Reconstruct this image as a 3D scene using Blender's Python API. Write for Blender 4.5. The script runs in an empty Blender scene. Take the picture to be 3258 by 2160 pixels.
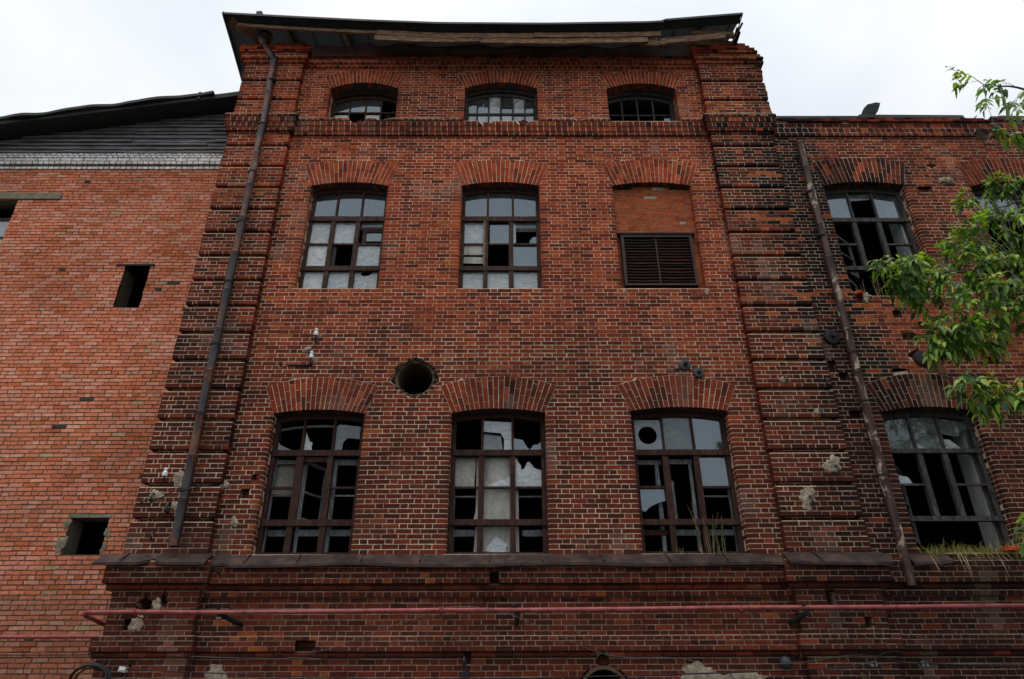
import bpy, math, random
from mathutils import Vector, Matrix
random.seed(7)
R = random.random
U = random.uniform
SC = bpy.context.scene
COL = SC.collection
PI = math.pi
GROUND = -1.6          # eye level of the photographer is z = 0, the yard lies 1.6 m below
CAM_Y = -10.72         # the facade plane is y = 0

# ------------------------------------------------------------------ materials
def nodes(name):
    m = bpy.data.materials.new(name)
    m.use_nodes = True
    nt = m.node_tree
    nt.nodes.clear()
    out = nt.nodes.new('ShaderNodeOutputMaterial')
    return m, nt, out

def N(nt, t, **kw):
    n = nt.nodes.new(t)
    for k, v in kw.items():
        setattr(n, k, v)
    return n

def ramp(nt, src, stops):
    r = N(nt, 'ShaderNodeValToRGB')
    el = r.color_ramp.elements
    el[0].position, el[0].color = stops[0][0], (*stops[0][1], 1)
    el[1].position, el[1].color = stops[-1][0], (*stops[-1][1], 1)
    for p, c in stops[1:-1]:
        e = el.new(p)
        e.color = (*c, 1)
    nt.links.new(src, r.inputs[0])
    return r.outputs[0]

def noise(nt, scale, detail=6, rough=.6, stretch=None, dist=0, seed=0):
    tc = N(nt, 'ShaderNodeTexCoord')
    mp = N(nt, 'ShaderNodeMapping')
    mp.inputs['Location'].default_value = (seed * 3.1, seed * 1.7, seed * 2.3)
    if stretch:
        mp.inputs['Scale'].default_value = stretch
    nt.links.new(tc.outputs['Object'], mp.inputs[0])
    n = N(nt, 'ShaderNodeTexNoise')
    n.inputs['Scale'].default_value = scale
    n.inputs['Detail'].default_value = detail
    n.inputs['Roughness'].default_value = rough
    n.inputs['Distortion'].default_value = dist
    nt.links.new(mp.outputs[0], n.inputs['Vector'])
    return n.outputs['Fac']

def mixc(nt, fac, a, b, mode='MIX'):
    m = N(nt, 'ShaderNodeMix', data_type='RGBA', blend_type=mode)
    for s, v in ((0, fac), (6, a), (7, b)):
        if isinstance(v, (int, float)):
            m.inputs[s].default_value = v
        elif isinstance(v, tuple):
            m.inputs[s].default_value = (*v, 1)
        else:
            nt.links.new(v, m.inputs[s])
    return m.outputs[2]

def bump(nt, src, strength, dist=.01):
    b = N(nt, 'ShaderNodeBump')
    b.inputs['Strength'].default_value = strength
    b.inputs['Distance'].default_value = dist
    nt.links.new(src, b.inputs['Height'])
    return b.outputs[0]

def finish(nt, out, col, rough=.85, metal=0., nrm=None, spec=.3):
    p = N(nt, 'ShaderNodeBsdfPrincipled')
    if isinstance(col, tuple):
        p.inputs['Base Color'].default_value = (*col, 1)
    else:
        nt.links.new(col, p.inputs['Base Color'])
    if isinstance(rough, float):
        p.inputs['Roughness'].default_value = rough
    else:
        nt.links.new(rough, p.inputs['Roughness'])
    p.inputs['Metallic'].default_value = metal
    p.inputs['Specular IOR Level'].default_value = spec
    if nrm:
        nt.links.new(nrm, p.inputs['Normal'])
    nt.links.new(p.outputs[0], out.inputs[0])
    return p

def grey(nt, fac, a, b):
    return ramp(nt, fac, [(a[0], (a[1],) * 3), (b[0], (b[1],) * 3)])

def brick_material():
    m, nt, out = nodes('brickwork')
    at = N(nt, 'ShaderNodeAttribute', attribute_name='bk')
    big = noise(nt, 1.3, 5, .6, seed=3)
    mid = noise(nt, 9, 6, .7, seed=5)
    fine = noise(nt, 55, 5, .75, (1, 1, 1.8), seed=9)
    v1 = grey(nt, fine, (.25, .62), (.75, 1.35))
    v2 = grey(nt, mid, (.3, .76), (.7, 1.2))
    v3 = grey(nt, big, (.3, .84), (.7, 1.14))
    c = mixc(nt, 1., at.outputs['Color'], v1, 'MULTIPLY')
    c = mixc(nt, 1., c, v2, 'MULTIPLY')
    c = mixc(nt, 1., c, v3, 'MULTIPLY')
    # burnt, sooty blotches inside single bricks
    burn = grey(nt, noise(nt, 16, 4, .6, (1, 1, 1.4), seed=1), (.56, 0.), (.74, .62))
    c = mixc(nt, burn, c, (.030, .016, .015))
    # small pale lime specks
    speck = grey(nt, noise(nt, 38, 2, .5, seed=21), (.74, 0.), (.80, .5))
    c = mixc(nt, speck, c, (.38, .30, .24))
    finish(nt, out, c, .95, 0., bump(nt, fine, .55, .008), .04)
    return m

def wood(name, a, b, c, scale=1., s1=(1.6, 1.6, .35), s2=(1.5, 1.5, .12)):
    m, nt, out = nodes(name)
    f = noise(nt, 14 * scale, 6, .7, s1, .6, seed=2)
    g = noise(nt, 60 * scale, 4, .7, s2, .2, seed=4)
    col = ramp(nt, f, [(.3, a), (.52, b), (.72, c)])
    col = mixc(nt, 1., col, grey(nt, g, (.3, .55), (.7, 1.25)), 'MULTIPLY')
    finish(nt, out, col, .8, 0., bump(nt, g, .5, .006), .25)
    return m

def mottled(name, stops, scale=6., rough=.8, metal=0., stretch=None, fine=50., spec=.3, bm=.3, seed=1):
    m, nt, out = nodes(name)
    f = noise(nt, scale, 7, .68, stretch, .4, seed=seed)
    g = noise(nt, fine, 4, .7, seed=seed + 5)
    col = ramp(nt, f, stops)
    col = mixc(nt, 1., col, grey(nt, g, (.3, .72), (.7, 1.22)), 'MULTIPLY')
    finish(nt, out, col, rough, metal, bump(nt, g, bm, .006), spec)
    return m

def glass(name, pale_coat, tint=(.75, .82, .84), refl=1.0):
    m, nt, out = nodes(name)
    tr = N(nt, 'ShaderNodeBsdfTransparent')
    tr.inputs[0].default_value = (*tint, 1)
    gl = N(nt, 'ShaderNodeBsdfGlossy')
    gl.inputs['Roughness'].default_value = .02
    gl.inputs['Color'].default_value = (.80, .88, .97, 1)
    wav = noise(nt, 3.0, 2, .5, seed=8)
    nt.links.new(bump(nt, wav, .05, .02), gl.inputs['Normal'])
    lw = N(nt, 'ShaderNodeLayerWeight')
    lw.inputs[0].default_value = .5
    pw = N(nt, 'ShaderNodeMath', operation='POWER')
    pw.inputs[1].default_value = 4.
    nt.links.new(lw.outputs['Facing'], pw.inputs[0])
    mul = N(nt, 'ShaderNodeMath', operation='MULTIPLY_ADD')      # Schlick reflectance of one glass face
    mul.inputs[1].default_value = .9
    mul.inputs[2].default_value = .065 * refl
    nt.links.new(pw.outputs[0], mul.inputs[0])
    mx = N(nt, 'ShaderNodeMixShader')
    nt.links.new(mul.outputs[0], mx.inputs[0])
    nt.links.new(tr.outputs[0], mx.inputs[1])
    nt.links.new(gl.outputs[0], mx.inputs[2])
    df = N(nt, 'ShaderNodeBsdfDiffuse')
    df.inputs[0].default_value = (.62, .64, .64, 1)
    s = noise(nt, 5., 6, .72, (1, 1, 1.6), 1.2, seed=6)
    f2 = ramp(nt, s, [(.35, (pale_coat * .35,) * 3), (.7, (pale_coat * 1.5,) * 3)])  # patchy pale coat: dirt, and sky white painted into the palest panes
    mx2 = N(nt, 'ShaderNodeMixShader')
    nt.links.new(f2, mx2.inputs[0])
    nt.links.new(mx.outputs[0], mx2.inputs[1])
    nt.links.new(df.outputs[0], mx2.inputs[2])
    nt.links.new(mx2.outputs[0], out.inputs[0])
    return m

def leaf_material(name, trans=.35):
    m, nt, out = nodes(name)
    at = N(nt, 'ShaderNodeAttribute', attribute_name='bk')
    p = N(nt, 'ShaderNodeBsdfPrincipled')
    nt.links.new(at.outputs['Color'], p.inputs['Base Color'])
    p.inputs['Roughness'].default_value = .42
    p.inputs['Specular IOR Level'].default_value = .4
    tl = N(nt, 'ShaderNodeBsdfTranslucent')
    br = mixc(nt, 1., at.outputs['Color'], (1.5, 1.7, .7), 'MULTIPLY')
    nt.links.new(br, tl.inputs[0])
    mx = N(nt, 'ShaderNodeMixShader')
    mx.inputs[0].default_value = trans
    nt.links.new(p.outputs[0], mx.inputs[1])
    nt.links.new(tl.outputs[0], mx.inputs[2])
    nt.links.new(mx.outputs[0], out.inputs[0])
    return m

M = {}
M['brick'] = brick_material()
M['wood'] = wood('dark_wood', (.018, .009, .007), (.055, .028, .02), (.12, .066, .042))
M['redwood'] = wood('red_brown_wood', (.014, .006, .005), (.045, .018, .013), (.10, .045, .028))
M['greywood'] = wood('grey_weathered_wood', (.018, .016, .015), (.06, .055, .052), (.13, .12, .115))
M['bluepaint'] = wood('peeling_grey_paint', (.05, .04, .038), (.17, .19, .20), (.27, .30, .32))
M['beam'] = wood('eave_timber', (.05, .028, .018), (.23, .135, .078), (.50, .33, .20), 1.1, (.3, 1.6, 1.6), (.12, 1.5, 1.5))
M['plank'] = wood('blackened_planks', (.06, .06, .062), (.20, .20, .205), (.38, .38, .39), .5, (.25, 1.6, 2.), (.1, 1.5, 1.5))
M['roof'] = mottled('dark_roof_sheet', [(.3, (.012, .016, .016)), (.55, (.028, .036, .034)), (.75, (.05, .055, .05))], 3, .55, .3)
M['flash'] = mottled('maroon_flashing', [(.3, (.022, .012, .011)), (.5, (.058, .028, .024)), (.72, (.10, .05, .038))], 5, .55, .1, (1, 1, 1), 40, .4, .2, 3)
M['ledge'] = mottled('brown_ledge_sheet', [(.36, (.018, .011, .010)), (.5, (.042, .024, .021)), (.64, (.085, .05, .038))], 4, .5, .1, None, 40, .4, .2, 4)
M['pipe'] = mottled('rusty_slate_pipe', [(.36, (.010, .011, .014)), (.46, (.034, .034, .042)), (.52, (.050, .020, .014)), (.58, (.16, .052, .018)), (.64, (.10, .045, .03)), (.70, (.20, .19, .15))], 4, .42, .25, (1, 1, .45), 60, .5, .2, 6)
M['pipe2'] = mottled('peeling_maroon_pipe', [(.36, (.018, .010, .009)), (.48, (.060, .024, .018)), (.555, (.085, .034, .024)), (.575, (.34, .29, .21)), (.75, (.45, .40, .31))], 6, .5, .1, (1, 1, .4), 60, .4, .25, 8)
M['gas'] = mottled('faded_pink_paint', [(.36, (.15, .035, .028)), (.45, (.29, .066, .060)), (.58, (.36, .090, .085)), (.70, (.42, .125, .115))], 12, .5, 0., (.5, 1, 1), 60, .35, .15, 2)
M['gasred'] = mottled('red_paint', [(.3, (.20, .03, .022)), (.7, (.33, .06, .045))], 6, .6)
M['iron'] = mottled('black_iron', [(.3, (.010, .010, .011)), (.6, (.028, .028, .031)), (.75, (.05, .042, .038))], 9, .6, .4)
M['slate'] = mottled('grey_iron', [(.3, (.028, .031, .036)), (.7, (.075, .082, .09))], 9, .55, .3)
M['mesh'] = mottled('rusted_louvre', [(.3, (.020, .011, .010)), (.7, (.060, .034, .030))], 9, .6, .2)
M['cer'] = mottled('white_porcelain', [(.3, (.62, .63, .63)), (.7, (.80, .80, .79))], 6, .25, 0., None, 50, .5, .05)
M['plaster'] = mottled('lime_plaster', [(.32, (.13, .085, .06)), (.47, (.30, .24, .175)), (.66, (.52, .44, .34))], 14, .95, 0., None, 45, .15, .8)
M['board'] = mottled('grimy_white_board', [(.28, (.22, .21, .19)), (.5, (.40, .39, .36)), (.72, (.52, .51, .48))], 4, .9, 0., (1, 1, .4), 35, .15, .3, 9)
M['tan'] = mottled('stained_fibre_board', [(.28, (.12, .11, .09)), (.55, (.25, .235, .20)), (.75, (.35, .33, .29))], 4, .9, 0., (1, 1, .6), 35, .15, .3, 12)
M['tin'] = mottled('zinc_sheet', [(.3, (.14, .16, .165)), (.7, (.25, .28, .29))], 9, .5, .5, None, 70, .4, .2, 3)
M['concrete'] = mottled('old_concrete', [(.3, (.15, .14, .10)), (.7, (.30, .27, .20))], 7, .95, 0., None, 40, .1, .7, 3)
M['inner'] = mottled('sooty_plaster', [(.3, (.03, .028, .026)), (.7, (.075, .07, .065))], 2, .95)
M['innerwhite'] = mottled('whitewashed_reveal', [(.3, (.28, .29, .29)), (.7, (.42, .43, .43))], 3, .9)
M['ground'] = mottled('yard_asphalt', [(.3, (.035, .034, .032)), (.6, (.07, .068, .062)), (.75, (.09, .10, .06))], .6, .95, 0., None, 12, .2, .5)
M['cable'] = mottled('black_cable', [(.3, (.008, .008, .009)), (.7, (.02, .02, .022))], 9, .5)
M['wire'] = mottled('bare_wire', [(.3, (.10, .095, .09)), (.7, (.2, .19, .18))], 9, .5, .4)
M['bark'] = mottled('tree_bark', [(.3, (.05, .04, .03)), (.7, (.16, .14, .11))], 8, .95, 0., (1, 1, .3), 40, .1, .9)
M['twig'] = mottled('grey_twig', [(.3, (.10, .10, .07)), (.7, (.24, .23, .18))], 8, .85)
M['leaf'] = leaf_material('maple_leaf')
M['weed'] = leaf_material('weed_leaf', .25)
M['straw'] = mottled('dry_stalk', [(.3, (.16, .12, .06)), (.7, (.34, .27, .15))], 12, .9)
M['glass'] = glass('window_glass', .06, refl=1.75)
M['dusty'] = glass('dusty_cloud_glass', .60, refl=1.8)  # coat holds both dust and a painted cloud reflection
M['sky_white'] = glass('sky_white_glass', 1.1, refl=1.8)  # bright sky painted into the panes as diffuse white
M['dirty'] = glass('dirty_glass', .16, (.55, .62, .6), .9)

# ------------------------------------------------------------------ objects
def tag(o, label=None, cat=None, group=None, kind=None):
    if label: o['label'] = label
    if cat: o['category'] = cat
    if group: o['group'] = group
    if kind: o['kind'] = kind
    return o

def empty(name, loc, label, cat, group=None):
    o = bpy.data.objects.new(name, None)
    o.location = loc
    o.empty_display_size = .3
    COL.objects.link(o)
    tag(o, label, cat, group)
    return o

def link(name, me, parent=None, label=None, cat=None, group=None):
    o = bpy.data.objects.new(name, me)
    COL.objects.link(o)
    if parent:
        o.parent = parent
        p = parent
        off = Vector((0, 0, 0))
        while p:
            off = off + p.location
            p = p.parent
        o.location = -off          # all geometry is written in world metres
    tag(o, label, cat, group)
    return o

class MB:
    """collects faces; build() links them as ONE mesh object"""
    def __init__(s):
        s.v = []; s.f = []; s.c = []; s.col = (1, 1, 1, 1)
    def face(s, pts, col=None):
        i = len(s.v)
        s.v.extend(pts)
        s.f.append(tuple(range(i, i + len(pts))))
        s.c.append(col or s.col)
    def loops(s, loops, cap=True, closed=True, col=None):
        """skin a list of vertex rings"""
        i = len(s.v); n = len(loops[0])
        for l in loops: s.v.extend(l)
        for a in range(len(loops) - 1):
            for b in range(n if closed else n - 1):
                p = i + a * n + b; q = i + a * n + (b + 1) % n
                s.f.append((p, q, q + n, p + n)); s.c.append(col or s.col)
        if cap and n > 2:
            s.f.append(tuple(reversed(range(i, i + n)))); s.c.append(col or s.col)
            s.f.append(tuple(range(i + (len(loops) - 1) * n, i + len(loops) * n))); s.c.append(col or s.col)
    def box(s, x0, x1, y0, y1, z0, z1, jit=0., rot=None, col=None):
        P = [Vector((x, y, z)) for z in (z0, z1) for x, y in ((x0, y0), (x1, y0), (x1, y1), (x0, y1))]
        if jit: P = [p + Vector((U(-jit, jit), U(-jit, jit), U(-jit, jit))) for p in P]
        if rot:
            c = rot[0]; P = [c + rot[1] @ (p - c) for p in P]
        i = len(s.v); s.v.extend(P)
        for f in ((3, 2, 1, 0), (4, 5, 6, 7), (0, 1, 5, 4), (1, 2, 6, 5), (2, 3, 7, 6), (3, 0, 4, 7)):
            s.f.append(tuple(i + k for k in f)); s.c.append(col or s.col)
    def prism(s, poly, y0, y1, col=None):
        """polygon in x,z (counter clockwise seen from the yard) pushed from y0 to y1"""
        s.loops([[Vector((x, y0, z)) for x, z in poly], [Vector((x, y1, z)) for x, z in poly]], col=col)
    def bar(s, a, b, w, h=None, up=(0, 1, 0), col=None):
        """straight bar of rectangular section from a to b"""
        a = Vector(a); b = Vector(b); h = h or w
        d = (b - a).normalized(); u = Vector(up)
        r = d.cross(u)
        if r.length < 1e-4: r = d.cross(Vector((1, 0, 0)))
        r.normalize(); u = r.cross(d)
        ring = lambda p: [p - r * w / 2 - u * h / 2, p + r * w / 2 - u * h / 2, p + r * w / 2 + u * h / 2, p - r * w / 2 + u * h / 2]
        s.loops([ring(a), ring(b)], col=col)
    def tube(s, path, rad, n=8, cap=True, col=None):
        path = [Vector(p) for p in path]
        if not isinstance(rad, (list, tuple)): rad = [rad] * len(path)
        rings = []; prev = None
        for i, p in enumerate(path):
            d = (path[min(i + 1, len(path) - 1)] - path[max(i - 1, 0)]).normalized()
            if prev is None:
                prev = d.cross(Vector((0, 1, .01)))
                if prev.length < .05: prev = d.cross(Vector((1, 0, 0)))
            r = (prev - d * prev.dot(d)).normalized(); prev = r
            u = d.cross(r)
            rings.append([p + (r * math.cos(t) + u * math.sin(t)) * rad[i] for t in (2 * PI * k / n for k in range(n))])
        s.loops(rings, cap, col=col)
    def lathe(s, base, axis, prof, n=16):
        base = Vector(base); ax = Vector(axis).normalized()
        r = ax.cross(Vector((0, 0, 1)))
        if r.length < .05: r = ax.cross(Vector((1, 0, 0)))
        r.normalize(); u = ax.cross(r)
        s.loops([[base + ax * h + (r * math.cos(t) + u * math.sin(t)) * q for t in (2 * PI * k / n for k in range(n))] for q, h in prof])
    def build(s, name, mat, parent=None, label=None, cat=None, group=None, smooth=False, attr=False, fixn=True):
        me = bpy.data.meshes.new(name)
        me.from_pydata(s.v, [], s.f)
        me.materials.append(M[mat] if isinstance(mat, str) else mat)
        if attr:
            a = me.attributes.new('bk', 'FLOAT_COLOR', 'FACE')
            a.data.foreach_set('color', [x for c in s.c for x in c])
        if smooth:
            me.polygons.foreach_set('use_smooth', [True] * len(me.polygons))
        me.update()
        return link(name, me, parent, label, cat, group)

# ------------------------------------------------------------------ value noise for python side colours
_h = {}
def _lat(i, j, k):
    key = (i, j, k)
    if key not in _h:
        _h[key] = random.Random(i * 73856093 ^ j * 19349663 ^ k * 83492791).random()
    return _h[key]
def vn(x, z, k=0):
    i, j = math.floor(x), math.floor(z)
    fx, fz = x - i, z - j
    fx = fx * fx * (3 - 2 * fx); fz = fz * fz * (3 - 2 * fz)
    a = _lat(i, j, k) * (1 - fx) + _lat(i + 1, j, k) * fx
    b = _lat(i, j + 1, k) * (1 - fx) + _lat(i + 1, j + 1, k) * fx
    return a * (1 - fz) + b * fz
def fbm(x, z, k=0):
    return (vn(x, z, k) + .5 * vn(x * 2.1, z * 2.1, k + 1) + .25 * vn(x * 4.3, z * 4.3, k + 2)) / 1.75
def sm(a, b, x):
    t = min(1, max(0, (x - a) / (b - a)))
    return t * t * (3 - 2 * t)
def lerp(a, b, t): return tuple(p + (q - p) * t for p, q in zip(a, b))
# ------------------------------------------------------------------ openings
class Arc:
    def __init__(s, w, zs, za):
        r = za - zs
        s.R = (w * w + r * r) / (2 * r); s.zc = za - s.R; s.w = w; s.zs = zs; s.za = za
        s.a = math.asin(min(1, w / s.R))
    def half(s, z):
        q = s.R ** 2 - (z - s.zc) ** 2
        return math.sqrt(q) if q > 0 and z < s.za else 0.
    def pt(s, t):     # t in -1..1
        a = s.a * t
        return (s.R * math.sin(a), s.zc + s.R * math.cos(a))
class Opening:
    def __init__(s, cx, hw, sill, spring, apex, ho, zo, za, nv=19, depth=.26, rnd=.05, soot=0.):
        s.__dict__.update(cx=cx, hw=hw, sill=sill, spring=spring, apex=apex, ho=ho, zo=zo, za=za, nv=nv, depth=depth, rnd=rnd, soot=soot)
        s.inn = Arc(hw, spring, apex); s.ext = Arc(ho, zo, za)
    def ex(s, z):
        if z < s.sill - 1e-6 or z >= s.za: return None
        if z <= s.spring: h = s.hw
        elif z <= s.zo: h = s.hw + (s.ho - s.hw) * (z - s.spring) / (s.zo - s.spring)
        else: h = s.ext.half(z)
        return (s.cx - h, s.cx + h)
    def jamb(s, z0, z1): return z1 <= s.spring + .03 and z0 >= s.sill - .02
class Hole:            # round or ragged hole in the brickwork
    def __init__(s, cx, cz, rx, rz=None, rag=.0, depth=.3):
        s.cx, s.cz, s.rx, s.rz, s.rag, s.depth = cx, cz, rx, rz or rx, rag, depth
    def ex(s, z):
        q = 1 - ((z - s.cz) / s.rz) ** 2
        if q <= 0: return None
        h = s.rx * math.sqrt(q) + s.rag * (vn(z * 19, s.cx * 7, 5) - .3)
        return (s.cx - h, s.cx + h)
    def jamb(s, z0, z1): return False
class Gap(Hole):       # rectangular: bricks fallen out
    def __init__(s, x0, x1, z0, z1, depth=.14):
        s.x0, s.x1, s.z0, s.z1, s.depth = x0, x1, z0, z1, depth; s.cx = (x0 + x1) / 2
    def ex(s, z):
        return (s.x0, s.x1) if s.z0 <= z <= s.z1 else None

# ------------------------------------------------------------------ brick colours
BR = [(.45, .094, .034), (.32, .056, .024), (.17, .034, .020), (.062, .021, .018)]
SOOT = (.030, .014, .014)
BLACK = (.010, .0085, .009)
def soot(x, z):  # sooty staining plus painted light falloff down the wall
    n = fbm(x * .9, z * .9, 11)
    s = .05 + .35 * sm(.55, .85, n)
    s += .34 * (1 - sm(2.5, 8.0, z))  # lower wall darkened: painted light falloff together with grime
    if x < -4.4:
        s = .14 + .42 * (1 - sm(8.7, 10.0, z)) + .35 * (n - .5)
    elif x > 4.15:
        g = sm(4.3, 5.7, x)
        s = .52 + .32 * g + .35 * (n - .5)
        if z > 10.85: s = .26 + .5 * sm(4.7, 5.5, x) + .35 * (n - .5)
    if x > 5.5:
        s = .86 * (1 - sm(5.95, 7.1 - .5 * sm(5, 7, z), x)) + .54 + .4 * (n - .5)
        s -= .30 * sm(6.2, 6.9, x) * (1 - sm(6.4, 7.2, z)) * sm(4.7, 5.1, z)
        if z < 4.3: s = max(s, .58 + .4 * (n - .5))
        if 4.2 < z < 5.0 and 5.9 < x < 8.1: s = max(s, .90)
        if 9.05 < z < 9.85 and 6.0 < x < 8.1: s = max(s, .80 + .3 * (n - .5))
    if 10.39 < z < 10.9: s = max(s, .50 + .5 * (n - .5)) if x < 5.5 else s + .1
    if 1.2 < z < 2.0: s = max(s, .30 + .4 * (n - .5))
    if z < 2.0:
        s += .34 * sm(3.2, 5.6, x)
        if x < -4.3: s = min(s, .34 + .9 * (n - .5))
    s += .30 * sm(.60, .80, fbm(x * 4.5, z * .35, 91)) * (.5 + .5 * n)      # sooty streaks and rain runs
    return min(.95, max(0, s))
def spall(x, z):
    if x > 6.1 and 5.0 < z < 6.75: return .75 * sm(.42, .62, fbm(x * 1.1, z * 1.1, 31) + .06)
    if 4.2 < x < 5.5: return .5 * sm(.62, .7, fbm(x * 1.2, z * 1.6, 37))
    return .35 * sm(.68, .78, fbm(x * .8, z * .8, 41))
def brick_colour(x, z, style):
    r = R()
    if style == 'annex':
        n = fbm(x * .5, z * .5, 51)
        if r < .58: c = lerp((.74, .26, .155), (.68, .20, .10), R())
        elif r < .90: c = lerp((.77, .35, .245), (.74, .29, .18), R())
        elif r < .98: c = lerp((.60, .16, .065), (.56, .165, .07), R())
        elif r < .997: c = lerp((.60, .40, .25), (.52, .31, .17), R())
        else: c = (.07, .06, .055)
        k = .72 + .50 * n + U(-.05, .05)
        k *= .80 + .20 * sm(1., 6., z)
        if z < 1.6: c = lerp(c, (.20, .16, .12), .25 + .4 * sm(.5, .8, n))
        return tuple(q * k for q in c)
    if style == 'white':
        return lerp((.86, .84, .81), (.64, .61, .57), R() ** 2)
    if style == 'infill':
        c = lerp((.44, .105, .038), (.30, .068, .027), R())
        if R() < .03: c = (.40, .32, .25)
        return c
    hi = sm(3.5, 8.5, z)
    w = (.10 + .30 * hi, .36, .36 - .17 * hi, .18 - .09 * hi)  # more dark bricks lower down: painted falloff along with grime
    if r < w[0]: c = BR[0]
    elif r < w[0] + w[1]: c = BR[1]
    elif r < w[0] + w[1] + w[2]: c = BR[2]
    else: c = BR[3]
    c = lerp(c, BR[1], .25)
    s = soot(x, z)
    if R() < .06: s *= .3
    s = min(.97, s * U(.72, 1.3))
    c = lerp(c, SOOT, min(1, s * 1.05))
    if s > .62: c = lerp(c, BLACK, (s - .62) / .36 * (.75 if z > 2 else .45))
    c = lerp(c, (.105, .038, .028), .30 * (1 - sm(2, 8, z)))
    q = spall(x, z)
    if R() < q * .55: c = lerp((.38, .092, .028), (.26, .07, .03), R())
    c = lerp(c, (.42, .30, .24), .22 * sm(.66, .84, fbm(x * 1.7, z * .9, 95)))
    k = U(.84, 1.12) * (.80 + .20 * sm(2, 8, z))  # tone dims towards the ground, light falloff put into the colour
    return tuple(v * k for v in c)
def mortar_colour(x, z, style):
    if style == 'annex':
        c = lerp((.075, .062, .042), (.19, .17, .12), fbm(x * 2, z * 2, 61))
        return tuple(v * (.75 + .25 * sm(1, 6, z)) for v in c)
    if style == 'white': return (.11, .08, .065)
    if style == 'infill': return (.24, .17, .12)
    n = fbm(x * 1.4, z * 1.4, 71)
    c = lerp((.80, .66, .48), (.60, .45, .31), n)
    s = soot(x, z)
    c = lerp(c, (.10, .08, .065), min(.9, .35 * s * s + .5 * sm(.55, .85, fbm(x * 2.1, z * 2.6, 77))))
    if z < 1.9: c = lerp(c, (.15, .11, .075), .55)
    q = spall(x, z)
    return lerp(c, (.16, .08, .05), .6 * q)

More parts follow.
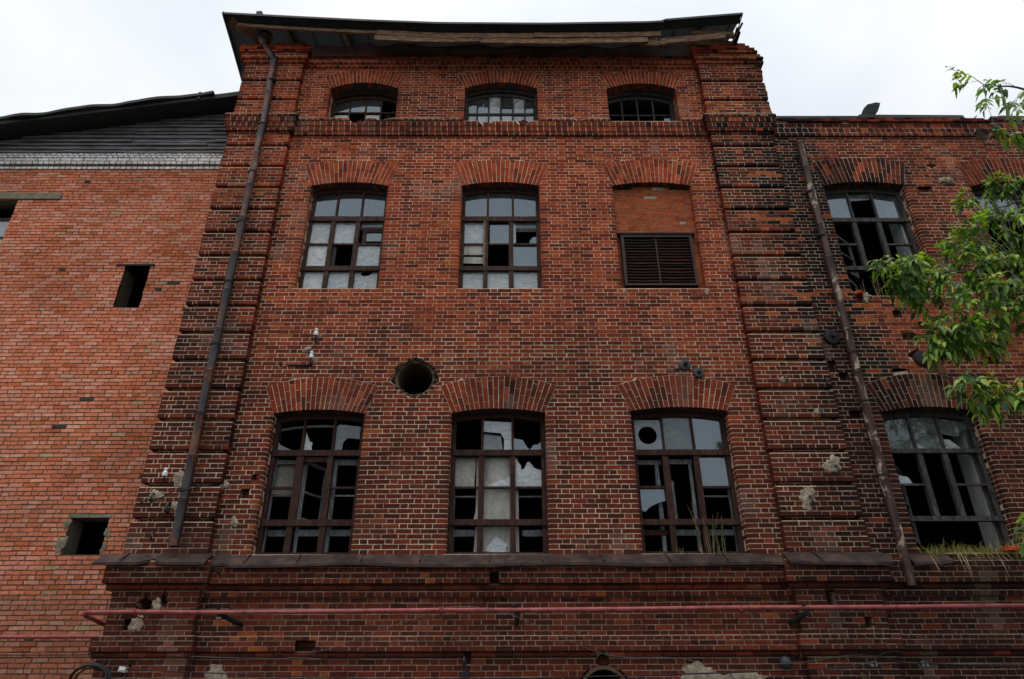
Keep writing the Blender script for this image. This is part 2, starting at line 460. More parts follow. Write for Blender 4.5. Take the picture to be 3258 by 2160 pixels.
# ------------------------------------------------------------------ brick walls, brick by brick
class Wall:
    def __init__(s, style='old', place=None):
        s.mb = MB(); s.style = style; s.inner = (.07, .06, .055)
        s.P = place or (lambda u, n, z: Vector((u, -n, z)))
    def block(s, q, nf, nb, col, jit=.0022, worn=0.):
        """q = bl, br, tr, tl in (u, z); nf / nb = outer and inner distance from the wall plane"""
        P = s.P; j = lambda: U(-jit, jit)
        dn = U(.0002, .0034) - worn
        F = [P(u + j(), nf + dn + U(-.0012, .0012), z + j()) for u, z in q]
        B = [P(u, nb, z) for u, z in q]
        m = s.mb; c = (*col, 1); i = len(m.v)
        m.v.extend(F); m.v.extend(B)
        for f in ((0, 1, 2, 3), (4, 5, 1, 0), (5, 6, 2, 1), (6, 7, 3, 2), (7, 4, 0, 3)):
            m.f.append(tuple(i + k for k in f)); m.c.append(c)
    def column(s, foot, z0, z1, col):
        """brick with a given footprint [(u,n)...] between two heights"""
        s.mb.loops([[s.P(u, n, z0) for u, n in foot], [s.P(u, n, z1) for u, n in foot]], col=(*col, 1))
    def moulding(s, x0, x1, z0, z1, n0, r, col):
        """half round brick laid along the wall"""
        zc = (z0 + z1) / 2; h = (z1 - z0) / 2
        prof = [(n0 - .03, z0)] + [(n0 + r * math.cos(a), zc + h * math.sin(a)) for a in (-PI / 2 + PI * k / 6 for k in range(7))] + [(n0 - .03, z1)]
        s.mb.loops([[s.P(x0, n, z) for n, z in prof], [s.P(x1, n, z) for n, z in prof]], col=(*col, 1))
    def row(s, x0, x1, z0, z1, prot=0., kind='F', k=0, ops=(), joint=.0106, edge=False, back=-.03, keep=1., mrec=.0012):
        style = s.style
        segs = [[x0, x0, x1, x1, None, None]]          # left at z0, left at z1, right at z0, right at z1, jambs
        for o in ops:
            a = o.ex(z0 + 1e-4); b = o.ex(z1 - 1e-4)
            if not a and not b:
                mid = o.ex((z0 + z1) / 2)
                if not mid: continue
                a = b = mid
            if isinstance(o, Gap): a = b = (a or b)
            if isinstance(o, Opening) and z0 < o.sill:
                if z1 - o.sill < .02: continue
                a = b
            if isinstance(o, Opening) and a and not b and z1 > o.za:
                a = b = o.ex((z0 + z1) / 2)
                if not a: continue
            a = a or (o.cx, o.cx); b = b or (o.cx, o.cx)
            if isinstance(o, Hole) and o.depth < .3:
                y_ = -min(o.depth, .075)
                s.mb.face([s.P(a[0], y_, z0), s.P(a[1], y_, z0), s.P(b[1], y_, z1), s.P(b[0], y_, z1)], (*lerp(brick_colour(o.cx, z0, style), (.05, .03, .022), .5), 1))
            new = []
            for g in segs:
                if max(a[1], b[1]) <= min(g[0], g[1]) or min(a[0], b[0]) >= max(g[2], g[3]): new.append(g); continue
                jb = o if o.jamb(z0, z1) else None
                l = [g[0], g[1], a[0], b[0], g[4], ('j', o) if jb else ('e', o)]
                r = [a[1], b[1], g[2], g[3], ('j', o) if jb else ('e', o), g[5]]
                for t in (l, r):
                    if max(t[2] - t[0], t[3] - t[1]) > .01: new.append(t)
            segs = new
        S, H = (.26, .125) if style != 'annex' else (.263, .1315)
        sh = U(-.012, .012)
        if kind == 'F': cells = (S, H); ph = (k % 2) * (S + H) / 2
        elif kind == 'H': cells = (H,); ph = (k % 2) * H / 2
        elif kind == 'T': cells = (.125,); ph = 0
        else: cells = (S,); ph = (k % 3) * S / 3
        per = sum(cells); base = ph + sh
        def nearest(e, sg):
            best = None
            for n_ in range(int((e - base) / per) - 2, int((e - base) / per) + 4):
                for c_ in (0, cells[0]):
                    d_ = sg * (base + n_ * per + c_ - e)
                    if d_ > .085 and (best is None or d_ < best): best = d_
            return best - joint / 2
        for g in segs:
            a0, a1, b0, b1, ja, jb = g
            # mortar bed
            L = max(b0 - a0, b1 - a1); n = max(1, int(L / .45))
            mr = mrec + (.052 if kind == 'R' else 0) + (.05 if keep < 1 else 0)
            for i in range(n):
                t0, t1 = i / n, (i + 1) / n
                q = [(a0 + (b0 - a0) * t0, z0), (a0 + (b0 - a0) * t1, z0), (a1 + (b1 - a1) * t1, z1), (a1 + (b1 - a1) * t0, z1)]
                if ja and ja[0] == 'j' and i == 0: q[0] = (q[0][0] + .05, z0); q[3] = (q[3][0] + .05, z1)
                if jb and jb[0] == 'j' and i == n - 1: q[1] = (q[1][0] - .05, z0); q[2] = (q[2][0] - .05, z1)
                if edge:
                    if i == 0: q[0] = (q[0][0] + .012, z0); q[3] = (q[3][0] + .012, z1)
                    if i == n - 1: q[1] = (q[1][0] - .012, z0); q[2] = (q[2][0] - .012, z1)
                q = [(u, z + .004) for u, z in q]
                c = (*mortar_colour((q[0][0] + q[1][0]) / 2, z0, style), 1)
                if keep < 1: c = (.055, .038, .03, 1)
                F = [s.P(u, prot - mr, z) for u, z in q]; B = [s.P(u, back - .02, z) for u, z in q]
                s.mb.face(F, c)
                if prot > .01:
                    s.mb.face([B[0], B[1], F[1], F[0]], c); s.mb.face([F[3], F[2], B[2], B[3]], c)
                if i == 0: s.mb.face([B[0], F[0], F[3], B[3]], c)
                if i == n - 1: s.mb.face([F[1], B[1], B[2], F[2]], c)
            # mortar sides of an opening, going into the wall
            for jj, e0, e1, sg in ((ja, a0, a1, 1), (jb, b0, b1, -1)):
                if not jj: continue
                o = jj[1]; d = o.depth + .36 if isinstance(o, Opening) else o.depth
                c = (*mortar_colour(e0, z0, style), 1)
                rn = .012 if jj[0] == 'j' else 0.
                def side(n0, n1, c, r_):
                    q = [s.P(e0 + sg * r_, n0, z0), s.P(e0 + sg * r_, n1, z0), s.P(e1 + sg * r_, n1, z1), s.P(e1 + sg * r_, n0, z1)]
                    s.mb.face(q if sg < 0 else q[::-1], c)
                if jj[0] == 'j':
                    r_ = max(.02, o.rnd); m0 = -.0015
                    arc_ = [(.05, m0)] + [(r_ - r_ * math.sin(t), m0 - r_ + r_ * math.cos(t)) for t in (0, PI / 8, PI / 4, 3 * PI / 8, PI / 2)] if o.rnd > .02 else [(.05, m0), (.0025, m0)]
                    arc_ = [(max(u, .0025), n_) for u, n_ in arc_] + [(.0025, -o.depth)]
                    for (u0, n0), (u1, n1) in zip(arc_, arc_[1:]):
                        q = [s.P(e0 + sg * u0, n0, z0), s.P(e0 + sg * u1, n1, z0), s.P(e1 + sg * u1, n1, z1), s.P(e1 + sg * u0, n0, z1)]
                        s.mb.face(q if sg < 0 else q[::-1], c)
                    side(-o.depth, -d, (*s.inner, 1), .003)
                else:
                    side(prot - .004, -d, c, 0.)
            # bullnose bricks at the jambs
            lo0, lo1, hi0, hi1 = a0, a1, b0, b1
            for jj, e, sg in ((ja, a0, 1), (jb, b0, -1)):
                if not (jj and jj[0] == 'j'): continue
                o = jj[1]; L = nearest(e, sg)
                r = o.rnd; d = o.depth
                x = lambda t: e + sg * t
                if r > .02:
                    ft = [(x(L), back), (x(L), prot)] + [(x(r - r * math.sin(t)), prot - r + r * math.cos(t)) for t in (0, PI / 8, PI / 4, 3 * PI / 8, PI / 2)]
                else:
                    ft = [(x(L), back), (x(L), prot), (x(0), prot)]
                ft += [(x(0), -d * .5), (x(.1), -d * .5)]
                j = joint / 2
                col = brick_colour(e, z0, style)
                dz = U(-.0015, .0015)
                ft = [(u + U(-.002, .002), n + (.0022 if n > -.06 else 0) + U(-.001, .001)) for u, n in ft]
                if sg > 0: ft = ft[::-1]
                s.column(ft, z0 + .001, z1 - joint + dz, col)
                col = brick_colour(e, z0, style)
                f2 = [(x(0) + sg * U(0, .004), -d * .5 - joint), (x(0) + sg * U(0, .004), -d), (x(.1), -d), (x(.1), -d * .5 - joint)]
                if sg > 0: f2 = f2[::-1]
                s.column(f2, z0 + .001, z1 - joint, col)
                if sg > 0: lo0 = lo1 = e + L + joint
                else: hi0 = hi1 = e - L - joint
            # the bricks
            closer = False
            if edge:
                x = x0 - joint / 2; i = 0; closer = bool(k % 2)
            else:
                x = (math.floor((a0 - 1 - base) / per)) * per + base; i = 0
            j = joint / 2
            while x < max(hi0, hi1):
                w = cells[i % len(cells)]; i += 1
                if closer:
                    w, i = (.125, -9) if i == 1 else (.0675, 0)
                    closer = i == -9
                    if i == -9: i = 1
                    if not closer: i = 0
                u0, u1 = x + j + U(-.002, .002), x + w - j + U(-.002, .002); x += w
                if edge and max(hi0, hi1) - (u1) < .07: u1 = max(hi0, hi1) + .01; x = u1 + 1
                bl, br_, tl, tr = max(u0, lo0), min(u1, hi0), max(u0, lo1), min(u1, hi1)
                if br_ - bl < .012 and tr - tl < .012: continue
                br_ = max(br_, bl); tr = max(tr, tl)
                if R() > keep: continue
                dz = U(-.0014, .0014); mx = (bl + br_ + tl + tr) / 4
                q = [(bl, z0 + .001 + dz * .5), (br_, z0 + .001 + dz * .5), (tr, z1 - joint + dz), (tl, z1 - joint + dz)]
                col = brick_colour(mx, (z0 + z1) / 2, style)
                if kind == 'R':
                    s.moulding(bl, br_, z0 + j, z1 - j, prot - .05, .05, col); continue
                worn = 0.
                if style == 'old':
                    sp = spall(mx, z0)
                    worn = 0.
                elif style == 'annex': worn = U(-.004, .001)
                s.block(q, prot, back, col, .0022 if style == 'old' else .0045, worn)
    def arch(s, o, prot=0.):
        """fan of voussoirs over an opening, one brick and a half high"""
        n = o.nv
        lens = [[.25, .125, .2], [.125, .25, .2]]
        for i in range(n):
            t0, t1 = -1 + 2 * i / n, -1 + 2 * (i + 1) / n
            I0, I1, E0, E1 = o.inn.pt(t0), o.inn.pt(t1), o.ext.pt(t0), o.ext.pt(t1)
            f = lambda p: (o.cx + p[0], p[1])
            I0, I1, E0, E1 = map(f, (I0, I1, E0, E1))
            Lr = math.hypot((E0[0] + E1[0] - I0[0] - I1[0]) / 2, (E0[1] + E1[1] - I0[1] - I1[1]) / 2)
            mix = lambda a, b, t: (a[0] + (b[0] - a[0]) * t, a[1] + (b[1] - a[1]) * t)
            # mortar
            mc = (*lerp(mortar_colour(I0[0], E0[1], 'old'), (.5, .4, .28), .35 * (1 - soot(I0[0], E0[1]))), 1)
            A = [I0, I1, E1, E0]
            s.mb.face([s.P(u, prot - .0005, z) for u, z in A], mc)
            up_ = lambda p, t: (p[0], p[1] + .055)
            s.mb.face([s.P(u, -.004, z) for u, z in (E0, E1, up_(E1, t1), up_(E0, t0))], mc)
            s.mb.face([s.P(I1[0], prot - .004, I1[1]), s.P(I0[0], prot - .004, I0[1]), s.P(I0[0], -o.depth - .36, I0[1]), s.P(I1[0], -o.depth - .36, I1[1])], (*s.inner, 1))
            g = .0055 / max(.02, math.hypot(I1[0] - I0[0], I1[1] - I0[1]))
            g2 = .0055 / max(.02, math.hypot(E1[0] - E0[0], E1[1] - E0[1]))
            a0, a1 = mix(I0, I1, g), mix(I0, I1, 1 - g); b0, b1 = mix(E0, E1, g2), mix(E0, E1, 1 - g2)
            cut = [0]
            base = [.25, .375, .625, .75] if Lr > .45 else [.25, .375]
            pat = ([.125, .375, .625] if i % 2 else [.25, .5]) if Lr > .45 else ([.125] if i % 2 else [.25])
            cut += [p + U(-.012, .012) for p in pat if p < Lr - .06] + [Lr]
            for c0, c1 in zip(cut, cut[1:]):
                e0, e1 = c0 / Lr + (.004 / Lr if c0 else 0), c1 / Lr - .005 / Lr
                q = [mix(a0, b0, e0), mix(a1, b1, e0), mix(a1, b1, e1), mix(a0, b0, e1)]
                col = brick_colour(q[0][0], q[0][1], 'old')
                if R() < .7: col = lerp(col, BR[1], .3 * (1 - soot(q[0][0], q[0][1])))
                s.block(q, prot + .002, -o.depth * .48 if c0 == 0 else -.03, col, .002)
                if c0 == 0:
                    w = U(0, .02)
                    q2 = [mix(a0, b0, w), mix(a1, b1, w), mix(a1, b1, .2), mix(a0, b0, .2)]
                    s.block(q2, -o.depth * .5, -o.depth, brick_colour(q[0][0], q[0][1], 'old'), .004)
    def build(s, name, parent, label=None):
        return s.mb.build(name, 'brick', parent, label, attr=True)

C0 = .0768
def fill(z0, z1, prot=0., kind='F', c=C0):
    n = max(1, round((z1 - z0) / c)); h = (z1 - z0) / n
    return [(z0 + i * h, z0 + (i + 1) * h, prot, kind) for i in range(n)]
SUNE, EXPO = 1.5, 0.14
# ------------------------------------------------------------------ the openings of the facade
T = [Opening(-3.10, .735, 10.80, 11.775, 11.955, .885, 12.147, 12.335, 21, .30, 0.),
     Opening(-0.145, .78, 10.72, 11.787, 11.965, .94, 12.153, 12.335, 22, .26, 0.),
     Opening(2.885, .745, 10.78, 11.775, 11.945, .89, 12.145, 12.33, 21, .32, 0.)]
MI = [Opening(-3.135, .755, 6.70, 9.087, 9.176, .965, 9.635, 9.75, 20, .24, .05),
      Opening(-0.145, .765, 6.71, 9.09, 9.182, .97, 9.648, 9.76, 20, .24, .05),
      Opening(2.858, .773, 6.70, 9.093, 9.18, .98, 9.67, 9.77, 20, .24, .05)]
LO = [Opening(-3.13, .75, 1.99, 4.26, 4.33, .955, 4.745, 4.92, 20, .24, .055),
      Opening(-0.158, .772, 1.99, 4.268, 4.346, .98, 4.76, 4.935, 20, .24, .055),
      Opening(2.848, .80, 1.99, 4.298, 4.368, 1.005, 4.763, 4.945, 20, .24, .055)]
WM = [Opening(7.10, .795, 6.56, 9.105, 9.192, .95, 9.69, 9.82, 20, .24, .06),
      Opening(10.02, .785, 6.70, 9.095, 9.185, .95, 9.69, 9.80, 20, .24, .06)]
WL = [Opening(7.02, .785, 2.02, 4.28, 4.366, .955, 4.766, 4.98, 20, .24, .06),
      Opening(10.0, .785, 2.02, 4.28, 4.366, .955, 4.766, 4.98, 20, .24, .06)]
PIPE_HOLE = Hole(-1.585, 4.915, .36, .345, .11, .5)
BIG_HOLE = Hole(1.337, .12, .36, .37, .05, .5)
DAMAGE = [Gap(-4.06, -3.93, 3.13, 3.22), Gap(-4.19, -4.05, 2.84, 2.93), Gap(-3.0, -2.72, .66, .735), Gap(-.27, -.13, 1.57, 1.64),
          Hole(1.34, .52, .11, .075, .03, .14), Hole(-3.12, 10.78, .19, .10, .06, .2), Hole(-2.60, 10.80, .16, .055, .05, .15), Hole(.33, 10.79, .20, .10, .06, .2), Hole(-.45, 10.79, .24, .08, .06, .2),
          Hole(2.95, 10.80, .26, .06, .06, .15), Hole(-1.3, 10.80, .10, .04, .05, .1), Hole(1.5, 10.80, .14, .05, .05, .1), Hole(-3.90, 5.17, .05, .03, .02, .12), Gap(-.62, -.52, .52, .58)]
OPS = T + MI + LO + [PIPE_HOLE, BIG_HOLE] + DAMAGE

BASE_ROWS = (fill(GROUND, .564) + [(.564, .655, .06, 'R')] + fill(.655, .793, .09) + [(.793, .854, .09, 'H')] + fill(.854, 1.383, .0)
             + [(1.383, 1.457, .055, 'H'), (1.457, 1.555, .10, 'R')])
STRING = [(10.39, 10.475, .055, 'H'), (10.475, 10.605, .075, 'T'), (10.605, 10.735, .095, 'T'), (10.735, 10.80, .115, 'H')]
MAIN_ROWS = (BASE_ROWS + [(1.555, 1.63, .155, 'H')] + fill(1.63, 1.86, .155) + fill(1.86, 1.99, .0) + fill(1.99, 10.39) + STRING + fill(10.80, 12.385)
             + [(12.385, 12.46, .045, 'H'), (12.46, 12.535, .09, 'H'), (12.535, 12.61, .09, 'F'), (12.61, 12.69, .14, 'H'), (12.69, 12.76, .05, 'S')])

# ------------------------------------------------------------------ tall tower block
tower = empty('brick_factory', (0, 0, GROUND), 'tall red brick factory block with three columns of arched windows between two banded pilasters', 'factory building')
WOB = lambda u, n, z: Vector((u, -n, z + .010 * (fbm(u * .6, z * .8, 7) - .5)))
w = Wall(place=WOB)
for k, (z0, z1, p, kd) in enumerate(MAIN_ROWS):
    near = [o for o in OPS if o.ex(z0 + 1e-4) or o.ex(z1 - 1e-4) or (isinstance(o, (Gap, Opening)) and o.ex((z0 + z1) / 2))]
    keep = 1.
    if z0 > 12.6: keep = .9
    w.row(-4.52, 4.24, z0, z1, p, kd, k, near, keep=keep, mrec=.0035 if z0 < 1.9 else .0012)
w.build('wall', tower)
for o in T + MI + LO:
    a = Wall(); a.arch(o, .006); a.build('window_arch', tower)

def pilaster(x0, x1, ragged):
    """banded pilaster: six courses stand out, one is set back, all the way up"""
    w = Wall()
    rows = [(z0, z1, .13 + p, kd) for z0, z1, p, kd in BASE_ROWS if z0 < 1.35]
    rows += fill(1.383, 1.457, .14) + [(1.457, 1.555, .21, 'R')] + fill(1.555, 1.86, .26) + fill(1.86, 1.99, .10)
    rows += fill(1.99, 2.528 - .0768, .13) + [(2.528 - .0768, 2.528, .040, 'S')]
    z = 2.528
    while z < 10.0:
        rows += fill(z, z + 6 * C0, .13) + [(z + 6 * C0, z + 7 * C0, .040, 'S')]
        z += 7 * C0
    rows += fill(z, 10.39, .13)
    rows += [(a, b, .13 + p, kd) for a, b, p, kd in STRING]
    z = 10.80
    rows += fill(z, 11.27, .13) + [(11.27, 11.345, .040, 'S')] + fill(11.345, 11.83, .13) + [(11.83, 11.905, .040, 'S')] + fill(11.905, 12.385, .13)
    rows += [(12.385, 12.46, .175, 'F'), (12.46, 12.535, .225, 'F'), (12.535, 12.61, .225, 'F'), (12.61, 12.69, .27, 'F'), (12.69, 12.77, .275, 'F'), (12.77, 12.85, .26, 'F'), (12.85, 12.93, .25, 'F')]
    for k, (z0, z1, p, kd) in enumerate(rows):
        e = p - .13
        a, b = x0 - e, x1 + e
        keep = 1.
        if z0 > 12.6: keep = .82
        if z0 > 12.84: keep = .55
        if ragged:
            if z0 > 10.8: b += .10 + U(-.02, .02)
            if z0 > 12.45: b -= (z0 - 12.45) * .85 + U(0, .08)
        ops = ()
        if ragged: ops = [Gap(4.62, 4.74, 1.30, 1.40), Gap(5.10, 5.22, .96, 1.05)]
        elif z0 < 2: ops = [Hole(-5.23, 1.28, .11, .10, .04, .12), Hole(-4.97, 1.33, .07, .06, .03, .1), Gap(-5.45, -5.33, .96, 1.03)]
        ops = [o for o in ops if o.ex(z0 + .001) or o.ex(z1 - .001) or o.ex((z0 + z1) / 2)]
        w.row(a, b, z0, z1, p, kd, k, ops, edge=True, back=-.02, keep=keep, mrec=.003 if z0 < 1.9 else .0012)
    return w.build('pilaster', tower)
pilaster(-5.72, -4.465, False)
pilaster(4.17, 5.44, True)

# side walls of the tower, standing above the lower neighbours
w = Wall(place=lambda u, n, z: Vector((-5.70 - n, u, z)))
for k, (z0, z1, p, kd) in enumerate(fill(GROUND, 12.76)):
    w.row(.02, 1.55 if z0 < 11.6 else 7.0, z0, z1, 0, 'F', k)
w.build('side_wall', tower)
w = Wall(place=lambda u, n, z: Vector((5.52 + n, u, z)))
for k, (z0, z1, p, kd) in enumerate(fill(10.4, 12.7)):
    w.row(.06, 7.0, z0, z1, 0, 'F', k, keep=.97)
w.build('side_wall', tower)
# dark interior: back wall, side partitions and floors
m = MB()
m.box(-5.66, 5.48, 7.0, 7.3, GROUND, 12.7)
for z in (1.55, 6.05, 10.05, 12.3): m.box(-5.66, 5.48, .62, 7.0, z, z + .25 if z < 12 else z + .1)
m.box(-5.66, -5.4, .3, 7.0, GROUND, 12.7); m.box(5.22, 5.48, .3, 7.0, GROUND, 12.7)
for x in (-1.7, 1.4): m.box(x - .2, x + .2, 3., 3.4, GROUND, 12.7)
m.build('interior', 'inner', tower)
# iron ring of the cut drain in the round hole, and of the big hole near the ground
def ring(name, cx, cz, r0, r1, y0, y1, mat, parent, n=36):
    m = MB()
    f = lambda r, y: [Vector((cx + r * math.cos(t), y, cz + r * math.sin(t))) for t in (2 * PI * k / n for k in range(n))]
    m.loops([f(r0, y0), f(r1, y0), f(r1, y1), f(r0, y1), f(r0, y0)], cap=False)
    return m.build(name, mat, parent, smooth=False)
def lump(name, x, z, n, r, parent, mat='plaster', seed=1, sz=1., amp=.4, thick=.012):
    """rough dab of mortar stuck on the wall"""
    rr = random.Random(seed); m = MB(); k = 26
    ph = [rr.uniform(0, 6) for _ in range(4)]
    rad = [r * (1 + amp * (.5 * math.sin(2 * t + ph[0]) + .35 * math.sin(3 * t + ph[1]) + .3 * math.sin(7 * t + ph[2]) + .2 * rr.uniform(-1, 1))) for t in (2 * PI * i / k for i in range(k))]
    L = []
    for s, h in ((1., -.01), (.96, .35), (.8, .8), (.55, 1.), (.25, .9), (.04, 1.)):
        L.append([Vector((x + rad[i] * s * math.cos(2 * PI * i / k), -n - thick * (h + (rr.uniform(-.3, .3) if h > 0 else 0)), z + sz * rad[i] * s * math.sin(2 * PI * i / k))) for i in range(k)])
    m.loops(L)
    return m.build(name, mat, parent, smooth=True)
M['drain'] = mottled('ochre_drain', [(.3, (.045, .032, .018)), (.6, (.12, .085, .05)), (.75, (.22, .16, .10))], 7, .9)
ring('drain_sleeve', -1.585, 4.915, .295, .345, .055, .9, 'drain', tower)
RUB = [(-1.585 + .355 * math.cos(t), 4.915 + .345 * math.sin(t)) for t in (-2.6, -2.2, -1.9, -1.55, -1.2, -.9, -.55, -.2, .3, .75, 1.3, 1.9, 2.6)]
for i, (x, z) in enumerate(RUB): lump('mortar_patch', x + U(-.02, .02), z + U(-.02, .02), -.02, U(.03, .055), tower, 'drain', 120 + i, .8, .7, .035)
ring('drain_sleeve', 1.337, .12, .30, .345, -.02, .8, 'drain', tower)

for i, (x, z, n, r, sz) in enumerate([(-3.47, 5.445, 0, .085, 1.), (-3.31, 5.70, 0, .05, 1.), (-3.33, 5.24, 0, .06, 1.3), (-5.14, 3.12, .13, .12, 1.1), (-5.42, 2.86, .13, .11, 1.1), (-5.08, 2.70, .13, .09, 1.2),
                                      (-4.47, 3.07, .02, .09, 1.1), (-4.20, 2.48, 0, .075, 1.2), (-4.06, .36, 0, .17, 1.), (4.63, 4.80, .13, .06, 1.2), (5.09, 4.23, .13, .06, 1.2), (5.14, 3.33, .13, .15, 1.2),
                                      (4.63, 2.80, .13, .15, 1.3), (2.70, .33, 0, .30, .75), (3.35, .30, 0, .35, .30), (-5.27, 1.02, .13, .10, 1.5), (-5.05, 1.28, .13, .09, 1.), (-4.17, 1.12, 0, .05, 1.),
                                      (-.25, 1.80, .155, .10, .5), (2.12, 6.62, 0, .05, 1.), (3.62, 6.62, 0, .06, 1.)]):
    lump('mortar_patch', x, z, n, r * .85, tower, seed=i + 3, sz=sz)

# ------------------------------------------------------------------ sheet metal ledge over the ground floor
def ledge(parent, stretches, tear=()):
    m = MB()
    for x0, x1, n0, n1 in stretches:
        k = max(2, int((x1 - x0) / .16))
        L = []
        for i in range(k + 1):
            x = x0 + (x1 - x0) * i / k
            wv = .012 * math.sin(x * 2.1) + .010 * (fbm(x * 1.3, 3.3, 5) - .5) * 2
            dent = 0
            for t in tear:
                if abs(x - t[0]) < t[1]: dent = t[2] * (1 - (abs(x - t[0]) / t[1]) ** 2)
            nf = n1 - dent
            L.append([Vector((x, -n0, 1.99 + wv * .3)), Vector((x, -nf, 1.815 + wv + dent * .45)), Vector((x, -nf + .003, 1.776 + wv + dent * .45)),
                      Vector((x, -nf + .02, 1.788 + wv + dent * .45)), Vector((x, -n0 + .02, 1.95 + wv * .3))])
        m.loops(L)
        for i in range(int((x1 - x0) / .9)):       # standing seams
            x = x0 + .45 + i * .9 + U(-.1, .1)
            if x < x1 - .05:
                m.bar((x, -n0 - .01, 1.995), (x + U(-.03, .03), -n1, 1.852), .022, .010)
    return m.build('ledge_flashing', 'ledge', parent)
ledge(tower, [(-5.99, -4.38, .125, .38), (-4.375, 4.085, .0, .265), (4.09, 5.57, .125, .37)], [(-5.17, .10, .16), (-4.24, .05, .10)])

# ------------------------------------------------------------------ eaves and roof of the tower
def zeave(x):
    pts = [(-6.3, 13.165), (-4.5, 13.03), (-3.05, 12.93), (-1.48, 12.85), (.8, 12.835), (3.33, 12.90), (3.36, 12.965), (5.2, 13.19)]
    for (a, p), (b, q) in zip(pts, pts[1:]):
        if x <= b: return p + (q - p) * (x - a) / (b - a)
    return 13.19
SL = .33
m = MB()
NSEG = 22
def sheet(xa, xb, lift, front=.8):
    L = []
    for i in range(NSEG + 1):
        t = i / NSEG; x = xa + (xb - xa) * t
        ring_ = []
        for y, dz in ((-front, 0), (5.5, 0), (5.5, .035), (-front, .035)):
            xx = x
            if xa < -6 and y > 0: xx = x - .55 * (y + front) / 2.28 * (1 - t) ** 3
            ring_.append(Vector((xx, y, zeave(x) + lift + SL * (y + front) + dz)))
        L.append(ring_)
    m.loops(L)
sheet(-6.14, -2.9, .0); sheet(-3.0, .9, .006); sheet(.8, 3.36, -.004); sheet(3.37, 5.08, .0)
for x in [-5.6 + .62 * i for i in range(18)]:      # seams of the sheets seen from below
    if x < 5.: m.bar((x, -.79, zeave(x) - .006), (x, .3, zeave(x) - .006 + SL * 1.09), .03, .015)
# drip edge
for xa, xb in ((-6.14, -2.95), (-2.97, .85), (.83, 3.34), (3.38, 5.08)):
    k = 8
    for i in range(k):
        a = xa + (xb - xa) * i / k; b = xa + (xb - xa) * (i + 1) / k
        m.bar((a, -.805, zeave(a) + .002), (b, -.805, zeave(b) + .002), .012, .055, up=(0, 0, 1))
# verge boards at both ends, running back up the slope
m.bar((-6.12, -.8, zeave(-6.12) + .0), (-6.62, 1.4, zeave(-6.12) + SL * 2.1), .02, .10, up=(0, 0, 1))
m.bar((5.08, -.8, 13.18), (4.98, -.05, 12.86), .015, .12, up=(0, 1, 0))
m.bar((5.06, -.5, 13.05), (5.02, -.1, 12.93), .015, .3, up=(0, 0, 1))
L = []
for i in range(41):
    x = -6.1 + 11.15 * i / 40
    L.append([Vector((x, -.80, zeave(x))), Vector((x, -.61, zeave(x) - .075)), Vector((x, -.60, zeave(x) - .055)), Vector((x, -.78, zeave(x) + .02))])
m.loops(L)
roof = m.build('roof', 'roof', tower)
m = MB(); m.box(-5.49, -5.36, -.68, -.55, 13.1, 13.40, .01); m.build('vent_pipe', 'iron', roof)
m = MB()
def plank(a, b, w, h, up=(0, 0, 1)): m.bar(a, b, w, h, up)
for xa, xb, y, za_, zb_ in ((-5.85, -2.75, -.625, -.17, -.085), (-2.8, .55, -.63, -.23, -.09), (.56, 3.28, -.635, -.225, -.085), (-2.85, -.6, -.62, -.375, -.24), (-.58, 3.0, -.615, -.38, -.235),
                            (2.9, 4.7, -.55, -.42, -.25)):
    k = 10; d1 = U(-.02, .02)
    for i in range(k):
        a = xa + (xb - xa) * i / k; b = xa + (xb - xa) * (i + 1) / k; sg = .02 * math.sin(PI * i / k)
        f0 = lambda x: zeave(x) + (za_ + zb_) / 2 + d1 * (x - xa) / (xb - xa)
        plank((a, y, f0(a) - sg), (b, y, f0(b) - .02 * math.sin(PI * (i + 1) / k)), .045, zb_ - za_)
plank((-6.0, -.66, 13.10), (-5.42, -.2, 12.98), .19, .05, (0, 0, 1)); plank((-5.9, -.60, 13.06), (-5.3, -.12, 12.96), .10, .05, (0, 0, 1))
for x in (-4.9, -3.6, -2.2, -.9, .4, 1.7, 3.0, 4.3):
    plank((x, -.62, zeave(x) + SL * .18 - .045), (x, 2.5, zeave(x) + SL * 3.3 - .045), .07, .09)
m.tube([(4.0, -.47, 12.98), (4.95, -.40, 12.99)], .075, 10); m.tube([(3.9, -.26, 12.92), (5.02, -.22, 12.94)], .06, 10)
plank((4.95, -.35, 12.86), (5.12, -.62, 13.12), .035, .03)
m.build('eave_timber', 'beam', tower)
# curling flashing strip under the eaves
m = MB()
for xa, xb, d in ((-4.28, -2.55, 0), (-2.56, 1.05, .012), (1.02, 4.20, .0)):
    k = int((xb - xa) / .09); L = []
    for i in range(k + 1):
        x = xa + (xb - xa) * i / k
        c = .5 + .5 * math.sin(x * 5.3 + 1.2 * math.sin(x * 2.2)); c2 = fbm(x * 1.7, 9.1, 3)
        top = 12.80 + .05 * c2 + (.03 if x < -2.5 else 0)
        L.append([Vector((x, -.17 - d, 12.585 + .01 * c2)), Vector((x, -.175 - d - .015 * c, 12.70)), Vector((x, -.18 - d - .05 * c, top)), Vector((x, -.21 - d - .10 * c * c2, top + .02 * c)),
                  Vector((x, -.205 - d - .10 * c * c2, top + .012 * c)), Vector((x, -.16 - d, 12.70))])
    m.loops(L)
m.build('eave_flashing', 'flash', tower)

